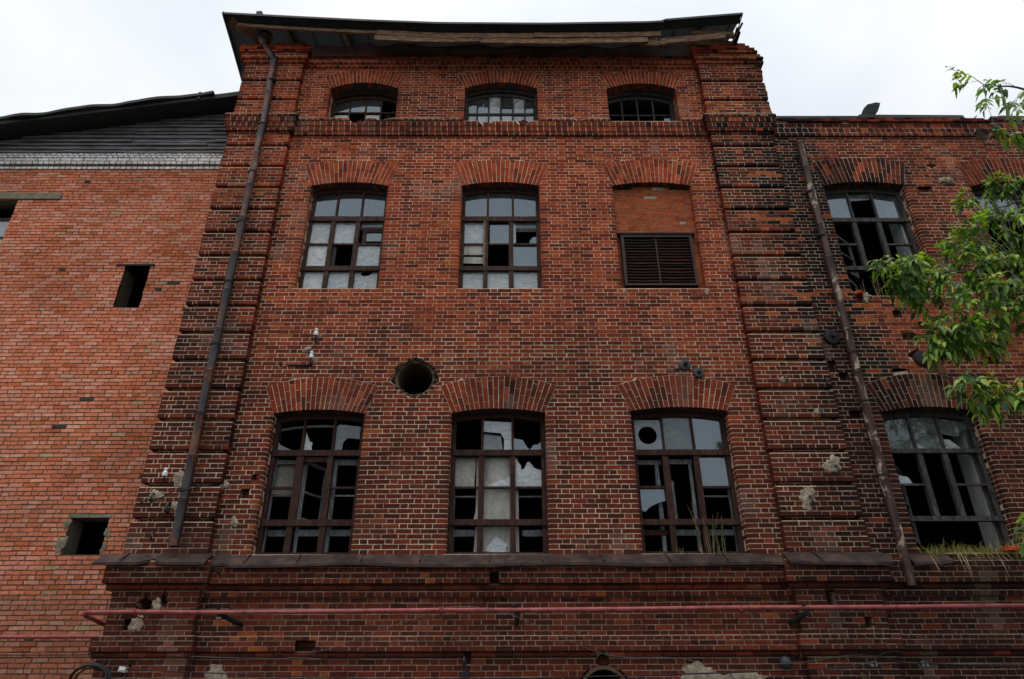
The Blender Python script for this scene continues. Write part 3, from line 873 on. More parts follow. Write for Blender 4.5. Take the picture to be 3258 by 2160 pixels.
# ------------------------------------------------------------------ lower wing with broken parapet
wing = empty('brick_wing', (9, 0, GROUND), 'lower sooty black brick wing with broken parapet and overgrown window sills', 'factory wing')
WD = [Gap(5.52, 5.66, 5.02, 5.16, .2), Gap(5.66, 5.82, 4.9, 4.98, .2), Gap(5.68, 5.90, 4.20, 4.28, .2), Hole(8.58, 9.63, .12, .06, .04, .15), Gap(8.15, 8.42, 8.98, 9.05), Hole(9.87, 10.44, .15, .17, .04, .5),
      Gap(6.95, 7.2, 5.62, 5.69, .1), Gap(7.3, 7.55, 5.85, 5.92, .1), Hole(7.13, 5.32, .2, .08, .05, .12), Gap(6.6, 6.85, 4.98, 5.05, .1), Gap(6.3, 6.55, 6.45, 6.56, .1), Gap(7.2, 7.6, 6.40, 6.47, .1), Gap(8.6, 8.75, 6.0, 6.07, .1),
      Gap(7.5, 7.75, 6.47, 6.55, .12), Gap(6.9, 7.05, 6.1, 6.17, .1), Gap(8.3, 8.5, 5.2, 5.27, .1), Gap(7.9, 8.1, 4.2, 4.3, .12)]
WOPS = WM + WL + WD
WROWS = (BASE_ROWS + [(1.555, 1.63, .155, 'H')] + fill(1.63, 1.86, .155) + fill(1.86, 1.99, .0) + fill(1.99, 10.385)
         + [(10.385, 10.47, .05, 'H'), (10.47, 10.60, .05, 'T'), (10.60, 10.73, .05, 'F'), (10.73, 10.80, .105, 'F'), (10.80, 10.87, .07, 'F')])
w = Wall()
for k, (z0, z1, p, kd) in enumerate(WROWS):
    near = [o for o in WOPS if o.ex(z0 + 1e-4) or o.ex(z1 - 1e-4) or (isinstance(o, (Gap, Opening)) and o.ex((z0 + z1) / 2))]
    w.row(5.42, 14.0, z0, z1, p, kd, k, near, keep=.8 if z0 > 10.7 else (.88 if 1.6 < z0 < 1.99 and False else 1.), mrec=.003 if z0 < 1.9 else .0012)
w.build('wall', wing)
for o in WM + WL:
    a = Wall(); a.arch(o, .012); a.build('window_arch', wing)
m = MB()
m.box(5.55, 14, 7.0, 7.3, GROUND, 10.7)
for z in (1.55, 6.05, 9.95): m.box(5.55, 14, .62, 7.0, z, z + .25)
m.box(13.9, 14.2, 0, 7.3, GROUND, 10.7); m.box(5.5, 5.6, .3, 7, GROUND, 10.6)
m.build('interior', 'inner', wing)
ledge(wing, [(5.44, 5.72, .0, .25), (5.97, 6.60, .0, .24)], [(5.70, .16, .09), (6.6, .15, .08)])
for i, (x, z, r) in enumerate([(8.74, 9.22, .10), (8.84, 9.19, .06), (6.5, 6.50, .09), (7.75, 6.56, .12), (7.2, 6.5, .1), (8.5, 10.1, .03)]):
    lump('mortar_patch', x, z, 0, r, wing, seed=60 + i, amp=.6, thick=.05 if i < 2 else .03)
# iron grid in the parapet hole
m = MB()
for i in range(5):
    m.tube([(9.74 + .06 * i, -.03, 10.58), (9.78 + .05 * i + U(-.05, .05), -.05, 10.44), (9.80 + .04 * i, -.03, 10.28)], .006, 5)
for i in range(3):
    m.tube([(9.73, -.03, 10.52 - .09 * i), (9.87, -.06, 10.49 - .09 * i), (10.0, -.03, 10.52 - .08 * i)], .006, 5)
m.build('wire_grid', 'iron', wing)
# fallen-in wing roof: sheets lying at odd angles behind the parapet
m = MB()
def slab(pts, th=.03):
    P = [Vector(p) for p in pts]
    m.loops([P, [p + Vector((0, 0, th)) for p in P]])
slab([(5.6, .10, 10.89), (7.5, .12, 10.90), (7.6, 6.8, 12.3), (5.6, 6.8, 12.3)])
slab([(7.35, .05, 10.86), (8.35, .02, 11.02), (9.72, .02, 10.93), (9.6, 6.8, 12.2), (7.4, 6.8, 12.3)])
slab([(7.9, -.02, 10.85), (9.6, -.02, 10.88), (9.6, 1.0, 10.95), (7.9, 1.0, 11.0)])
slab([(10.15, .03, 10.88), (10.45, .0, 10.98), (12.9, .0, 10.92), (13.9, 6.8, 12.2), (10.2, 6.8, 12.2)])
slab([(9.7, .5, 10.8), (10.3, .5, 10.8), (10.3, 6.8, 12.1), (9.7, 6.8, 12.1)])
m.box(5.56, 7.46, -.04, .14, 10.872, 10.955, .012); m.box(7.42, 9.62, -.05, .14, 10.90, 10.985, .012); m.box(10.2, 13, -.05, .14, 10.88, 10.95, .012)
for a, b in (((6.06, .1, 10.85), (6.10, .12, 11.03)), ((6.3, .1, 10.88), (6.36, .12, 11.04)), ((5.98, .1, 10.9), (6.14, .1, 10.95))):
    m.bar(a, b, .05, .012)
m.tube([(9.80, .05, 10.86), (9.99, .05, 11.05)], .012, 6); m.tube([(9.74, .05, 10.9), (9.98, .06, 10.97)], .010, 6); m.tube([(9.7, .05, 10.88), (9.86, .05, 10.95)], .010, 6)
m.build('roof', 'roof', wing)
m = MB()
m.loops([[Vector((7.40, .06, 10.82)), Vector((7.62, .04, 10.80)), Vector((7.62, .09, 10.80)), Vector((7.40, .11, 10.82))],
         [Vector((7.60, .0, 11.22)), Vector((7.87, -.02, 11.12)), Vector((7.87, .03, 11.12)), Vector((7.60, .05, 11.22))],
         [Vector((7.69, -.02, 11.31)), Vector((7.93, -.03, 11.25)), Vector((7.93, .02, 11.25)), Vector((7.69, .03, 11.31))],
         [Vector((7.88, -.03, 11.36)), Vector((7.97, -.03, 11.34)), Vector((7.97, .0, 11.34)), Vector((7.88, .0, 11.36))]])
tag(m.build('loose_board', 'iron'), 'charred board leaning up over the broken wing parapet against the sky', 'board')

# ------------------------------------------------------------------ annex of newer salmon brick, set back
AY = 1.38
annex = empty('brick_annex', (-10, AY, GROUND), 'salmon brick annex with white brick cornice and blackened plank gable', 'annex building')
AW = [Gap(-7.985, -7.455, 7.10, 8.10, .45), Gap(-7.59, -6.915, 2.23, 2.88, .45), Gap(-12.6, -10.78, 8.2, 9.86, .5)]
AH = [Hole(-7.60, 2.60, .06, .16, .09, .06), Hole(-6.9, 2.45, .05, .18, .08, .06)]
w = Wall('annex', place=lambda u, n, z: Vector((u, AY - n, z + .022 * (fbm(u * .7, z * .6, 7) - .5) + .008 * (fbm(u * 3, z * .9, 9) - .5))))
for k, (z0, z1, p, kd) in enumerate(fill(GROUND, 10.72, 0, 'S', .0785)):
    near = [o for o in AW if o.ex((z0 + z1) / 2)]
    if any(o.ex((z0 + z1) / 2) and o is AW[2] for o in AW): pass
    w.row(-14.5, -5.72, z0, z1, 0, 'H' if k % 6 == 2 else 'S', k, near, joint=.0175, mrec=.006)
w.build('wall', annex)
w = Wall('white', place=lambda u, n, z: Vector((u, AY - n, z)))
for k, (z0, z1, p, kd) in enumerate([(10.72, 10.80, .03, 'H'), (10.80, 10.835, .0, 'S'), (10.835, 10.92, .07, 'H'), (10.92, 11.01, .07, 'S'), (11.01, 11.09, .075, 'H'), (11.09, 11.17, .05, 'H')]):
    w.row(-14.5, -5.9, z0, z1, p, kd, k, joint=.019, mrec=.006)
w.build('cornice', annex)
zr = lambda x: 11.60 + .175 * (x + 11.5)       # front edge of the annex roof
m = MB()
z = 11.17; k = 0
while z < 13.0:
    h = U(.105, .125)
    cuts = [-14.5, -11.3 + U(-.1, .1), -8.75 + .02 * k, -6.85 + U(-.3, .1), -5.75]
    for a, b in zip(cuts, cuts[1:]):
        a2 = max(a, (z + .02 - 11.72) / .177 - 11.5 - .6)
        if a2 < b - .05:
            d = U(0, .035)
            za, zb = z + U(.004, .012), z + h - U(.0, .006); j_ = lambda: U(-.005, .005)
            m.loops([[Vector((x, AY - .045 - d + j_(), za + e)), Vector((x, AY - .018 - d * .4, zb + e)), Vector((x, AY + .02, zb + e)), Vector((x, AY + .02, za + e))] for x, e in ((a2 + .004, j_()), (b - .004, j_()))])
    z += h; k += 1
m.build('gable_planks', 'plank', annex)
m = MB(); m.prism([(-14.5, 11.17), (-5.75, 11.17), (-5.75, 12.7), (-11.6, 11.66), (-14.5, 11.2)], AY + .03, AY + .06); m.build('gable_lining', 'roof', annex)
m = MB()
L = []
for i in range(25):
    x = -15 + (9.15) * i / 24
    wv = .03 * (fbm(x * 1.5, .3, 8) - .5)
    L.append([Vector((x, AY - .52, zr(x) - .02 + wv)), Vector((x, AY - .53, zr(x) + .10 + wv)), Vector((x, 8, zr(x) + .30 + wv)), Vector((x, 8, zr(x) + .16))])
m.loops(L)
m.box(-7.16, -7.10, AY - .56, AY - .5, zr(-6.9) - .05, zr(-6.9) + .16)
rf = m.build('roof', 'roof', annex)
for i, (x, z, r, sz) in enumerate([(-7.63, 2.42, .07, 2.4), (-7.62, 2.78, .05, 1.6), (-6.89, 2.62, .045, 2.2), (-6.88, 2.36, .05, 1.5)]): lump('mortar_patch', x, z, -AY, r, annex, 'concrete', 90 + i, sz, .6)
m = MB()
L = []
for i in range(90):
    x = -14.8 + (8.0) * i / 89
    e_ = .035 * math.sin(x * 3.1) * vn(x * 1.3, 2.2, 3) + .03 * (vn(x * 4, 1.1, 6) - .5); f_ = .10 * vn(x * 2.1, 5.5, 2)
    L.append([Vector((x, AY - .50, zr(x) + .07)), Vector((x, AY - .55 - f_, zr(x) + .07 + e_)), Vector((x, AY - .55 - f_, zr(x) + .145 + e_)), Vector((x, 7.9, zr(x) + .36)), Vector((x, 7.9, zr(x) + .31))])
m.loops(L); m.build('roof_sheet', 'roof', annex)
m = MB()
m.box(-14.5, -5.7, 7.6, 7.9, GROUND, 12); m.box(-14.5, -5.9, AY + .5, 7.6, 6.0, 6.2); m.box(-14.5, -5.9, AY + .5, 7.6, 1.3, 1.5); m.box(-14.5, -5.9, AY + .5, 7.6, 11.0, 11.2); m.box(-14.6, -14.4, AY, 7.9, GROUND, 12)
m.build('interior', 'inner', annex)
m = MB(); m.box(-11.6, -9.86, AY - .03, AY + .3, 9.86, 10.03, .008); m.build('lintel', 'concrete', annex)
m = MB(); m.box(-8.165, -7.375, AY - .03, AY + .3, 8.105, 8.145, .004); m.build('lintel', 'iron', annex)
m = MB(); m.box(-7.62, -6.88, AY - .015, AY + .35, 2.885, 2.935, .008); m.box(-7.60, -7.585, AY + .02, AY + .4, 2.23, 2.88); m.build('lintel', 'concrete', annex)
win = MB(); pan = MB()
win.box(-12.6, -10.8, AY + .22, AY + .28, 9.45, 9.53); win.box(-10.86, -10.80, AY + .22, AY + .28, 8.2, 9.86); win.box(-12.6, -10.8, AY + .22, AY + .28, 9.80, 9.86); win.box(-12.6, -10.8, AY + .22, AY + .28, 8.98, 9.02)
wf = win.build('window', 'wood', annex)
pan.box(-12.6, -10.86, AY + .24, AY + .245, 8.2, 9.45); pan.build('pane', 'dusty', wf)

# ------------------------------------------------------------------ the yard
m = MB(); s_ = 400
m.face([Vector((-s_, -s_, GROUND)), Vector((s_, -s_, GROUND)), Vector((s_, s_, GROUND)), Vector((-s_, s_, GROUND))])
tag(m.build('ground', 'ground'), kind='structure')
# ------------------------------------------------------------------ windows
def arc_band(mb, o, cx, off_out, off_in, y0, y1, n=16, wcut=None):
    """arched head rail that follows the arch of the opening"""
    A = Arc(o.hw - .004, o.spring - off_out, o.apex - off_out)
    P = [(cx + A.pt(-1 + 2 * i / n)[0], A.pt(-1 + 2 * i / n)[1]) for i in range(n + 1)]
    d = off_in - off_out
    mb.loops([[Vector((x, y0, z - d)), Vector((x, y0, z)), Vector((x, y1, z)), Vector((x, y1, z - d))] for x, z in P])
def arc_z(o, cx, x, off): 
    A = Arc(o.hw, o.spring - off, o.apex - off)
    t = min(1, max(-1, (x - cx) / o.hw))
    return math.sqrt(A.R ** 2 - (t * o.hw) ** 2) + A.zc

def pane(parent, poly, y, mat='glass', tilt=None, label=None):
    """one sheet of glass 4 mm thick, a little out of true like old putty glazing"""
    cx = sum(p[0] for p in poly) / len(poly); cz = sum(p[1] for p in poly) / len(poly)
    a, b = (U(-.012, .012), U(-.012, .012)) if tilt is None else tilt
    f = lambda x, z, d: Vector((x, y + d + a * (x - cx) + b * (z - cz), z))
    m = MB()
    m.loops([[f(x, z, 0) for x, z in poly], [f(x, z, .004) for x, z in poly]])
    return m.build('pane', mat, parent, label)

def rect(x0, x1, z0, z1): return [(x0, z0), (x1, z0), (x1, z1), (x0, z1)]
def jag(x0, z0, x1, z1, n, amp, seed):
    rr = random.Random(seed)
    return [(x0 + (x1 - x0) * i / n + rr.uniform(-amp, amp) * .4, z0 + (z1 - z0) * i / n + rr.uniform(-amp, amp)) for i in range(1, n)]

def frame_mesh(o, y0, y1, mulls, trans, thin, topthin, fw=.065, sill=None, mat='wood', botmulls=None):
    """outer frame with an arched head, heavy transoms and slimmer glazing bars"""
    m = MB(); sl = o.sill if sill is None else sill
    L, Rr = o.cx - o.hw, o.cx + o.hw
    j = .003
    m.box(L + .003, L + fw, y0, y1, sl, o.spring + .02, j); m.box(Rr - fw, Rr - .003, y0, y1, sl, o.spring + .02, j)
    arc_band(m, o, o.cx, .0, fw * 1.25, y0, y1)
    if sill is None: m.box(L + fw, Rr - fw, y0, y1, sl + .002, sl + fw, j)
    for z0, z1 in trans: m.box(L + .01, Rr - .01, y0 - .025, y1 - .004, z0, z1, j)
    zt = trans[-1][1]; zb = trans[0][0]
    for x, w_ in mulls:
        m.box(x - w_ / 2, x + w_ / 2, y0 - .012, y1 - .006, trans[0][1], trans[-1][0], j)
    for x, w_ in (botmulls if botmulls is not None else mulls):
        m.box(x - w_ / 2, x + w_ / 2, y0 - .012, y1 - .006, sl + .003, zb, j)
    for x in topthin: m.box(x - .02, x + .02, y0 + .01, y1 - .01, zt, arc_z(o, o.cx, x, fw * .9), .002)
    for a, b, z in thin: m.box(a, b, y0 + .012, y1 - .015, z - .018, z + .018, .002)
    return m

def cellx(o, mulls, fw=.065):
    xs = [o.cx - o.hw + fw]
    for x, w_ in mulls: xs += [x - w_ / 2, x + w_ / 2]
    return xs + [o.cx + o.hw - fw]
def archpoly(o, x0, x1, z0, off=.075, n=6):
    return [(x0, z0), (x1, z0)] + [(x1 + (x0 - x1) * i / n, arc_z(o, o.cx, x1 + (x0 - x1) * i / n, off)) for i in range(n + 1)]

# ---- middle floor, three lights wide
YF = .20
def mid_window(o, parent, mat='wood', label=None):
    c = o.cx
    mulls = [(c - .278, .085), (c + .208, .085)]
    xs = cellx(o, mulls)
    thin = [(xs[0], xs[1], 7.834), (xs[2], xs[3], 7.834), (xs[4], xs[5], 7.834)]
    m = frame_mesh(o, YF, YF + .075, mulls, [(7.205, 7.305), (8.36, 8.47)], thin, [c - .25, c + .245])
    f = m.build('window', mat, parent, label)
    return f, xs
yg = YF + .045
o = MI[0]
f, xs = mid_window(o, tower, label='window with dusty panes and a small vent light')
tx = [xs[0], o.cx - .27, o.cx - .23, o.cx + .225, o.cx + .265, xs[5]]
for i in range(3): pane(f, archpoly(o, tx[2 * i], tx[2 * i + 1], 8.47), yg)
pane(f, rect(xs[0], xs[1], 7.85, 8.36), yg, 'dusty'); pane(f, rect(xs[2], xs[3], 7.85, 8.36), yg, 'dusty')
pane(f, rect(xs[0], xs[1], 7.305, 7.816), yg, 'sky_white'); pane(f, rect(xs[4], xs[5], 7.305, 7.816), yg, 'dusty')
pane(f, rect(xs[0], xs[1], 6.77, 7.205), yg, 'sky_white'); pane(f, rect(xs[2], xs[3], 6.77, 7.205), yg, 'dusty')
pane(f, [(xs[4], 6.77), (xs[5], 6.77), (xs[5], 7.2), (xs[5] - .1, 7.2), (xs[5] - .17, 7.13), (xs[5] - .27, 7.12), (xs[5] - .33, 7.15), (xs[5] - .31, 7.2), (xs[4], 7.2)], yg, 'dusty')
m = MB(); a, b = xs[4], xs[5]                                    # small vent casement
m.box(a, b, YF + .03, YF + .07, 8.17, 8.24, .003); m.box(a + .06, a + .13, YF + .035, YF + .07, 7.85, 8.17, .003); m.box(a + .13, b, YF + .04, YF + .07, 8.135, 8.17, .002)
cs = m.build('casement', 'redwood', f)
pane(f, rect(a + .13, b, 7.93, 8.13), YF + .06); pane(f, rect(a + .02, b, 8.24, 8.36), yg, 'dirty')
m = MB(); m.box(xs[2] + .0, xs[2] + .07, YF + .05, YF + .10, 7.305, 7.81, .003); m.build('casement', 'greywood', f)
o = MI[1]
f, xs = mid_window(o, tower, label='window with one split pale mullion and a missing middle pane')
tx = [xs[0], o.cx - .27, o.cx - .23, o.cx + .225, o.cx + .265, xs[5]]
for i in range(3): pane(f, archpoly(o, tx[2 * i], tx[2 * i + 1], 8.47), yg)
pane(f, rect(xs[0], xs[1], 7.85, 8.36), yg, 'dusty'); pane(f, rect(xs[2] + .03, xs[3], 7.85, 8.33), yg, 'glass')
pane(f, rect(xs[4], xs[4] + .05, 7.85, 8.36), yg, 'dusty'); pane(f, [(xs[5] - .14, 7.85), (xs[5], 7.85), (xs[5], 8.03), (xs[5] - .07, 8.02), (xs[5] - .12, 7.95)], yg)
pane(f, rect(xs[4] + .05, xs[5], 8.22, 8.36), yg, 'dirty')
m = MB(); m.box(xs[4] + .05, xs[5], YF + .03, YF + .06, 8.14, 8.22, .004); m.build('casement', 'greywood', f)
pane(f, rect(xs[4], xs[5], 7.305, 7.816), yg)
for i in range(3): pane(f, rect(xs[2 * i], xs[2 * i + 1], 6.78, 7.205), yg, 'dusty')
m = MB(); m.box(xs[0], xs[1], YF + .04, YF + .06, 7.60, 7.815, .003); m.box(xs[0], xs[1], YF + .05, YF + .07, 7.41, 7.56, .004); m.build('board', 'board', f)
m = MB(); m.box(o.cx - .325, o.cx - .285, YF - .02, YF + .01, 7.31, 8.36, .002); m.build('bare_strip', 'beam', f)
# bricked up window with louvre
w = Wall('infill', place=lambda u, n, z: Vector((u, .13 - n, z)))
o = MI[2]
gin = Gap(2.145, 3.515, 6.60, 7.955, .2)
class ArchIn:
    def __init__(s, o, left): s.o = o; s.l = left; s.cx = o.cx - 3 if left else o.cx + 3; s.depth = .01
    def ex(s, z):
        h = s.o.hw if z <= s.o.spring else (s.o.inn.half(z) if z < s.o.apex else 0.)
        return (-9, s.o.cx - h - .0) if s.l else (s.o.cx + h + .0, 9)
    def jamb(s, a, b): return False
for k, (z0, z1, p, kd) in enumerate(fill(6.70, 9.172)):
    hh = o.hw if z1 <= o.spring else o.inn.half(z1 - .01)
    w.row(o.cx - hh - .02, o.cx + hh + .02, z0, z1, 0, 'F', k, [g for g in (gin,) if g.ex((z0 + z1) / 2)], joint=.013)
inf = w.build('brick_infill', tower)
m = MB()
m.box(2.15, 2.205, .02, .12, 6.80, 7.90, .003); m.box(3.455, 3.51, .02, .12, 6.80, 7.90, .003); m.box(2.15, 3.51, .018, .122, 7.86, 7.915, .003); m.box(2.15, 3.51, .02, .12, 6.78, 6.82, .003)
m.box(2.80, 2.83, .045, .075, 6.82, 7.86, .002); m.box(2.08, 3.58, .0, .2, 7.93, 7.955, .004)
gr = m.build('louvre_grille', 'mesh', tower, 'rusted louvre grille under the brick infill')
for i in range(15):
    z = 6.87 + i * .066; m = MB(); sg = U(.004, .022); y = .055
    for a, b in ((2.205, 2.80), (2.83, 3.455)):
        t = U(-.008, .008); s2 = U(.002, sg)
        P = [(a + (b - a) * q / 6, y + t, z + t - s2 * math.sin(PI * q / 6)) for q in range(7)]
        for p, q in zip(P, P[1:]): m.bar(p, q, .055, .008, up=(0, .35, 1))
    m.build('slat', 'mesh', gr)
# ---- lower floor
def low_window(o, parent, mat='redwood', thins=(1, 1, 1), label=None, sill=None):
    c = o.cx
    mulls = [(c - .275, .09), (c + .235, .088)]
    xs = cellx(o, mulls)
    thin = [(xs[2 * i], xs[2 * i + 1], 3.072) for i in range(3) if thins[i]]
    m = frame_mesh(o, YF, YF + .08, mulls, [(2.462, 2.555), (3.594, 3.69)], thin, [c - .268, c + .236], .07, sill)
    return m.build('window', mat, parent, label), xs
def inner_frame(o, parent, y, zs, stiles, rails, mat='bluepaint'):
    m = MB(); L, Rr = o.cx - o.hw, o.cx + o.hw
    for x, w_, z0, z1 in stiles: m.box(x - w_ / 2, x + w_ / 2, y, y + .05, z0, z1, .004)
    for x0, x1, z0, z1 in rails: m.box(x0, x1, y + .004, y + .046, z0, z1, .004)
    return m.build('inner_frame', mat, parent)
o = LO[0]
f, xs = low_window(o, tower, thins=(1, 0, 1), label='window with a casement swung open inwards')
c = o.cx; L_, R_ = o.cx - o.hw, o.cx + o.hw
inner_frame(o, f, YF + .12, 0, [(L_ + .05, .07, 1.99, 3.6), (c - .19, .05, 2.0, 3.5), (c + .30, .06, 2.0, 3.58), (R_ - .04, .05, 2, 3.6)],
            [(L_ + .08, xs[1], 3.50, 3.57), (xs[4] + .02, xs[5], 3.48, 3.57), (xs[0] + .04, xs[1], 2.33, 2.43), (xs[2], xs[3], 2.33, 2.43), (xs[4], xs[5], 2.33, 2.43), (xs[0], xs[1], 2.96, 2.985), (xs[4], xs[5], 2.96, 2.985), (L_ + .08, R_ - .05, 2.0, 2.06)])
m = MB(); m.box(xs[0] + .01, xs[1], YF + .20, YF + .215, 2.99, 3.52, .006); m.box(xs[0] + .01, xs[1], YF + .09, YF + .10, 3.0, 3.055, .003); m.build('board', 'tan', f)
hx = xs[2] + .0; ang = math.radians(62)              # the open casement, hinged at the mullion
cd_, sd_ = math.cos(ang), math.sin(ang)
g = lambda u, z, d=0: Vector((hx + u * cd_ - d * sd_, YF + .06 + u * sd_ + d * cd_, z))
m = MB()
wd_ = .62
for u0, u1, z0, z1 in ((0, .06, 2.565, 3.56), (wd_ - .06, wd_, 2.565, 3.56), (.06, wd_ - .06, 3.50, 3.56), (.06, wd_ - .06, 2.565, 2.64), (.06, wd_ - .06, 3.03, 3.065)):
    m.loops([[g(u0, z0), g(u1, z0), g(u1, z0, .04), g(u0, z0, .04)], [g(u0, z1), g(u1, z1), g(u1, z1, .04), g(u0, z1, .04)]])
m.build('casement', 'bluepaint', f)
m = MB(); m.box(hx - .002, hx + .028, YF - .012, YF + .05, 2.56, 3.58, .003); m.box(hx + .03, xs[3], YF + .02, YF + .06, 3.50, 3.585, .003); m.build('casement_stop', 'redwood', f)
pane(f, [(tx_ := o.cx - .245, 3.69), (o.cx - .10, 3.69), (o.cx - .12, 3.76), (o.cx - .11, 3.84), (o.cx - .16, 3.86), (o.cx - .235, 4.02)], YF + .045, 'dusty')
pane(f, [(xs[0], 3.69), (xs[0] + .3, 3.69), (xs[0] + .2, 3.73), (xs[0] + .05, 3.80), (xs[0], 3.86)], YF + .045, 'dirty')
pane(f, [(o.cx + .26, 3.69), (o.cx + .38, 3.70), (o.cx + .40, 3.85), (o.cx + .46, 3.92), (o.cx + .66, 3.90), (o.cx + .66, 4.12), (o.cx + .3, 4.16), (o.cx + .26, 4.1)], YF + .045, 'dirty')
m = MB(); arc_band(m, o, o.cx, .10, .14, YF + .25, YF + .29); m.build('inner_frame', 'board', f)
o = LO[1]; c = o.cx
f, xs = low_window(o, tower, label='window half closed with white boards behind broken panes')
L_, R_ = o.cx - o.hw, o.cx + o.hw
inner_frame(o, f, YF + .16, 0, [(R_ - .03, .05, 1.99, 3.6), (L_ + .05, .05, 1.99, 3.6), (0, 0, 0, 0)][:2], [(L_ + .03, R_ - .02, 2.02, 2.06), (xs[0] - .02, c - .37, 2.33, 2.43), (xs[4] + .1, R_ - .02, 2.33, 2.43), (xs[0] - .02, xs[1], 2.95, 2.975), (xs[4] + .05, R_ - .02, 2.95, 2.975)])
m = MB()
yb = YF + .11
P = [(c - .38, 2.0), (c + .33, 2.0), (c + .325, 3.60), (c - .36, 3.60), (c - .355, 2.95), (c - .36, 2.70), (c - .39, 2.58), (c - .355, 2.52), (c - .36, 2.4)]
m.prism(P, yb, yb + .012)
m.prism([(xs[0], 3.09), (c - .39, 3.09), (c - .37, 3.60), (xs[0], 3.60)], yb + .015, yb + .025)
m.build('board', 'board', f)
m = MB(); m.prism([(c - .20, 2.10), (c + .02, 2.02), (c + .16, 2.0), (c + .12, 2.14), (c + .16, 2.18), (c - .04, 2.32)], yb - .03, yb - .026, None)
m.build('pane', 'dusty', f)
pane(f, [(c - .20, 3.09), (c + .19, 3.09), (c + .19, 3.27), (c + .10, 3.20), (c + .04, 3.21)], YF + .045, 'dusty')
t1, t2 = c - .268, c + .236
pane(f, [(t1 + .02, 4.03), (t1 + .3, 4.0), (t1 + .36, 3.90), (t1 + .36, 3.69), (t2 - .02, 3.69), (t2 - .02, 4.19), (t1 + .02, 4.22)], YF + .045, 'dusty')
pane(f, [(t1 + .02, 3.69), (t1 + .34, 3.69), (t1 + .31, 3.97), (t1 + .02, 4.02)], YF + .055, 'dirty', (.0, .25))
pane(f, [(t2 + .02, 3.69), (xs[5], 3.69), (xs[5], 3.85), (xs[5] - .06, 3.80), (xs[5] - .12, 3.80), (xs[5] - .19, 3.71), (xs[5] - .26, 3.80), (xs[5] - .30, 3.88), (t2 + .02, 3.91)], YF + .045, 'glass')
pane(f, [(xs[4], 3.09), (xs[5], 3.09), (xs[5], 3.36), (xs[5] - .12, 3.40), (xs[5] - .20, 3.51), (xs[5] - .24, 3.49), (xs[5] - .28, 3.40), (xs[4] + .10, 3.36), (xs[4] + .09, 3.44), (xs[4], 3.57)], YF + .045, 'dusty')
o = LO[2]; c = o.cx
f, xs = low_window(o, tower, thins=(1, 0, 1), label='window with a zinc vent panel holding a round hole')
L_, R_ = o.cx - o.hw, o.cx + o.hw
inner_frame(o, f, YF + .12, 0, [(xs[1] - .08, .055, 2., 3.5), (c + .15, .05, 2., 3.52), (R_ - .05, .06, 2, 3.6), (c - .17, .04, 2.56, 3.2), (xs[4] + .02, .05, 1.99, 2.45)],
            [(xs[0], xs[1], 3.48, 3.56), (xs[2], xs[3], 3.49, 3.57), (xs[2], xs[3], 2.33, 2.42), (xs[4], xs[5], 2.33, 2.42), (xs[4], xs[5], 2.94, 2.965)])
m = MB(); m.box(xs[0], xs[1], YF + .10, YF + .14, 2.33, 2.41, .004); m.box(xs[2] - .02, xs[2] + .01, YF - .01, YF + .05, 2.56, 3.55); m.build('casement_stop', 'redwood', f)
hx = xs[2] + .02; ang = math.radians(74); cd_, sd_ = math.cos(ang), math.sin(ang); m = MB(); wd_ = .45
for u0, u1, z0, z1 in ((0, .04, 2.8, 3.55), (wd_ - .05, wd_, 2.7, 3.5), (.04, wd_ - .05, 2.8, 2.9), (.04, wd_ - .05, 3.45, 3.5)):
    m.loops([[g(u0, z0), g(u1, z0), g(u1, z0, .04), g(u0, z0, .04)], [g(u0, z1), g(u1, z1), g(u1, z1, .04), g(u0, z1, .04)]])
m.build('casement', 'greywood', f)
m = MB(); t1, t2 = c - .268, c + .236
x0, x1 = xs[0], t1 - .02; cxh, czh, rh = (x0 + x1) / 2 - .005, 3.955, .155
outer = []; inn_ = []
for i in range(48):
    t = 2 * PI * i / 48; dx, dz = math.cos(t), math.sin(t)
    k = min((x1 - cxh) / dx if dx > 1e-6 else 9, (x0 - cxh) / dx if dx < -1e-6 else 9, (3.69 - czh) / dz if dz < -1e-6 else 9, (4.225 - czh) / dz if dz > 1e-6 else 9)
    outer.append((cxh + dx * k, czh + dz * k)); inn_.append((cxh + dx * rh, czh + dz * rh))
m.loops([[Vector((x, YF + .03, z)) for x, z in outer], [Vector((x, YF + .03, z)) for x, z in inn_], [Vector((x, YF + .06, z)) for x, z in inn_], [Vector((x, YF + .06, z)) for x, z in outer]], cap=False)
m.build('vent_panel', 'tin', f)
pane(f, archpoly(o, t1 + .02, t2 - .02, 3.69, .09), YF + .045, 'dirty'); pane(f, archpoly(o, t2 + .02, xs[5], 3.69, .09), YF + .045, 'glass')
pane(f, rect(xs[4], xs[5], 3.09, 3.594), YF + .045, 'glass')
pane(f, [(xs[0], 2.72), (xs[0] + .06, 2.68), (xs[0] + .16, 2.77), (xs[0] + .3, 2.83), (xs[1], 2.86), (xs[1], 3.054), (xs[0], 3.054)], YF + .045, 'glass')

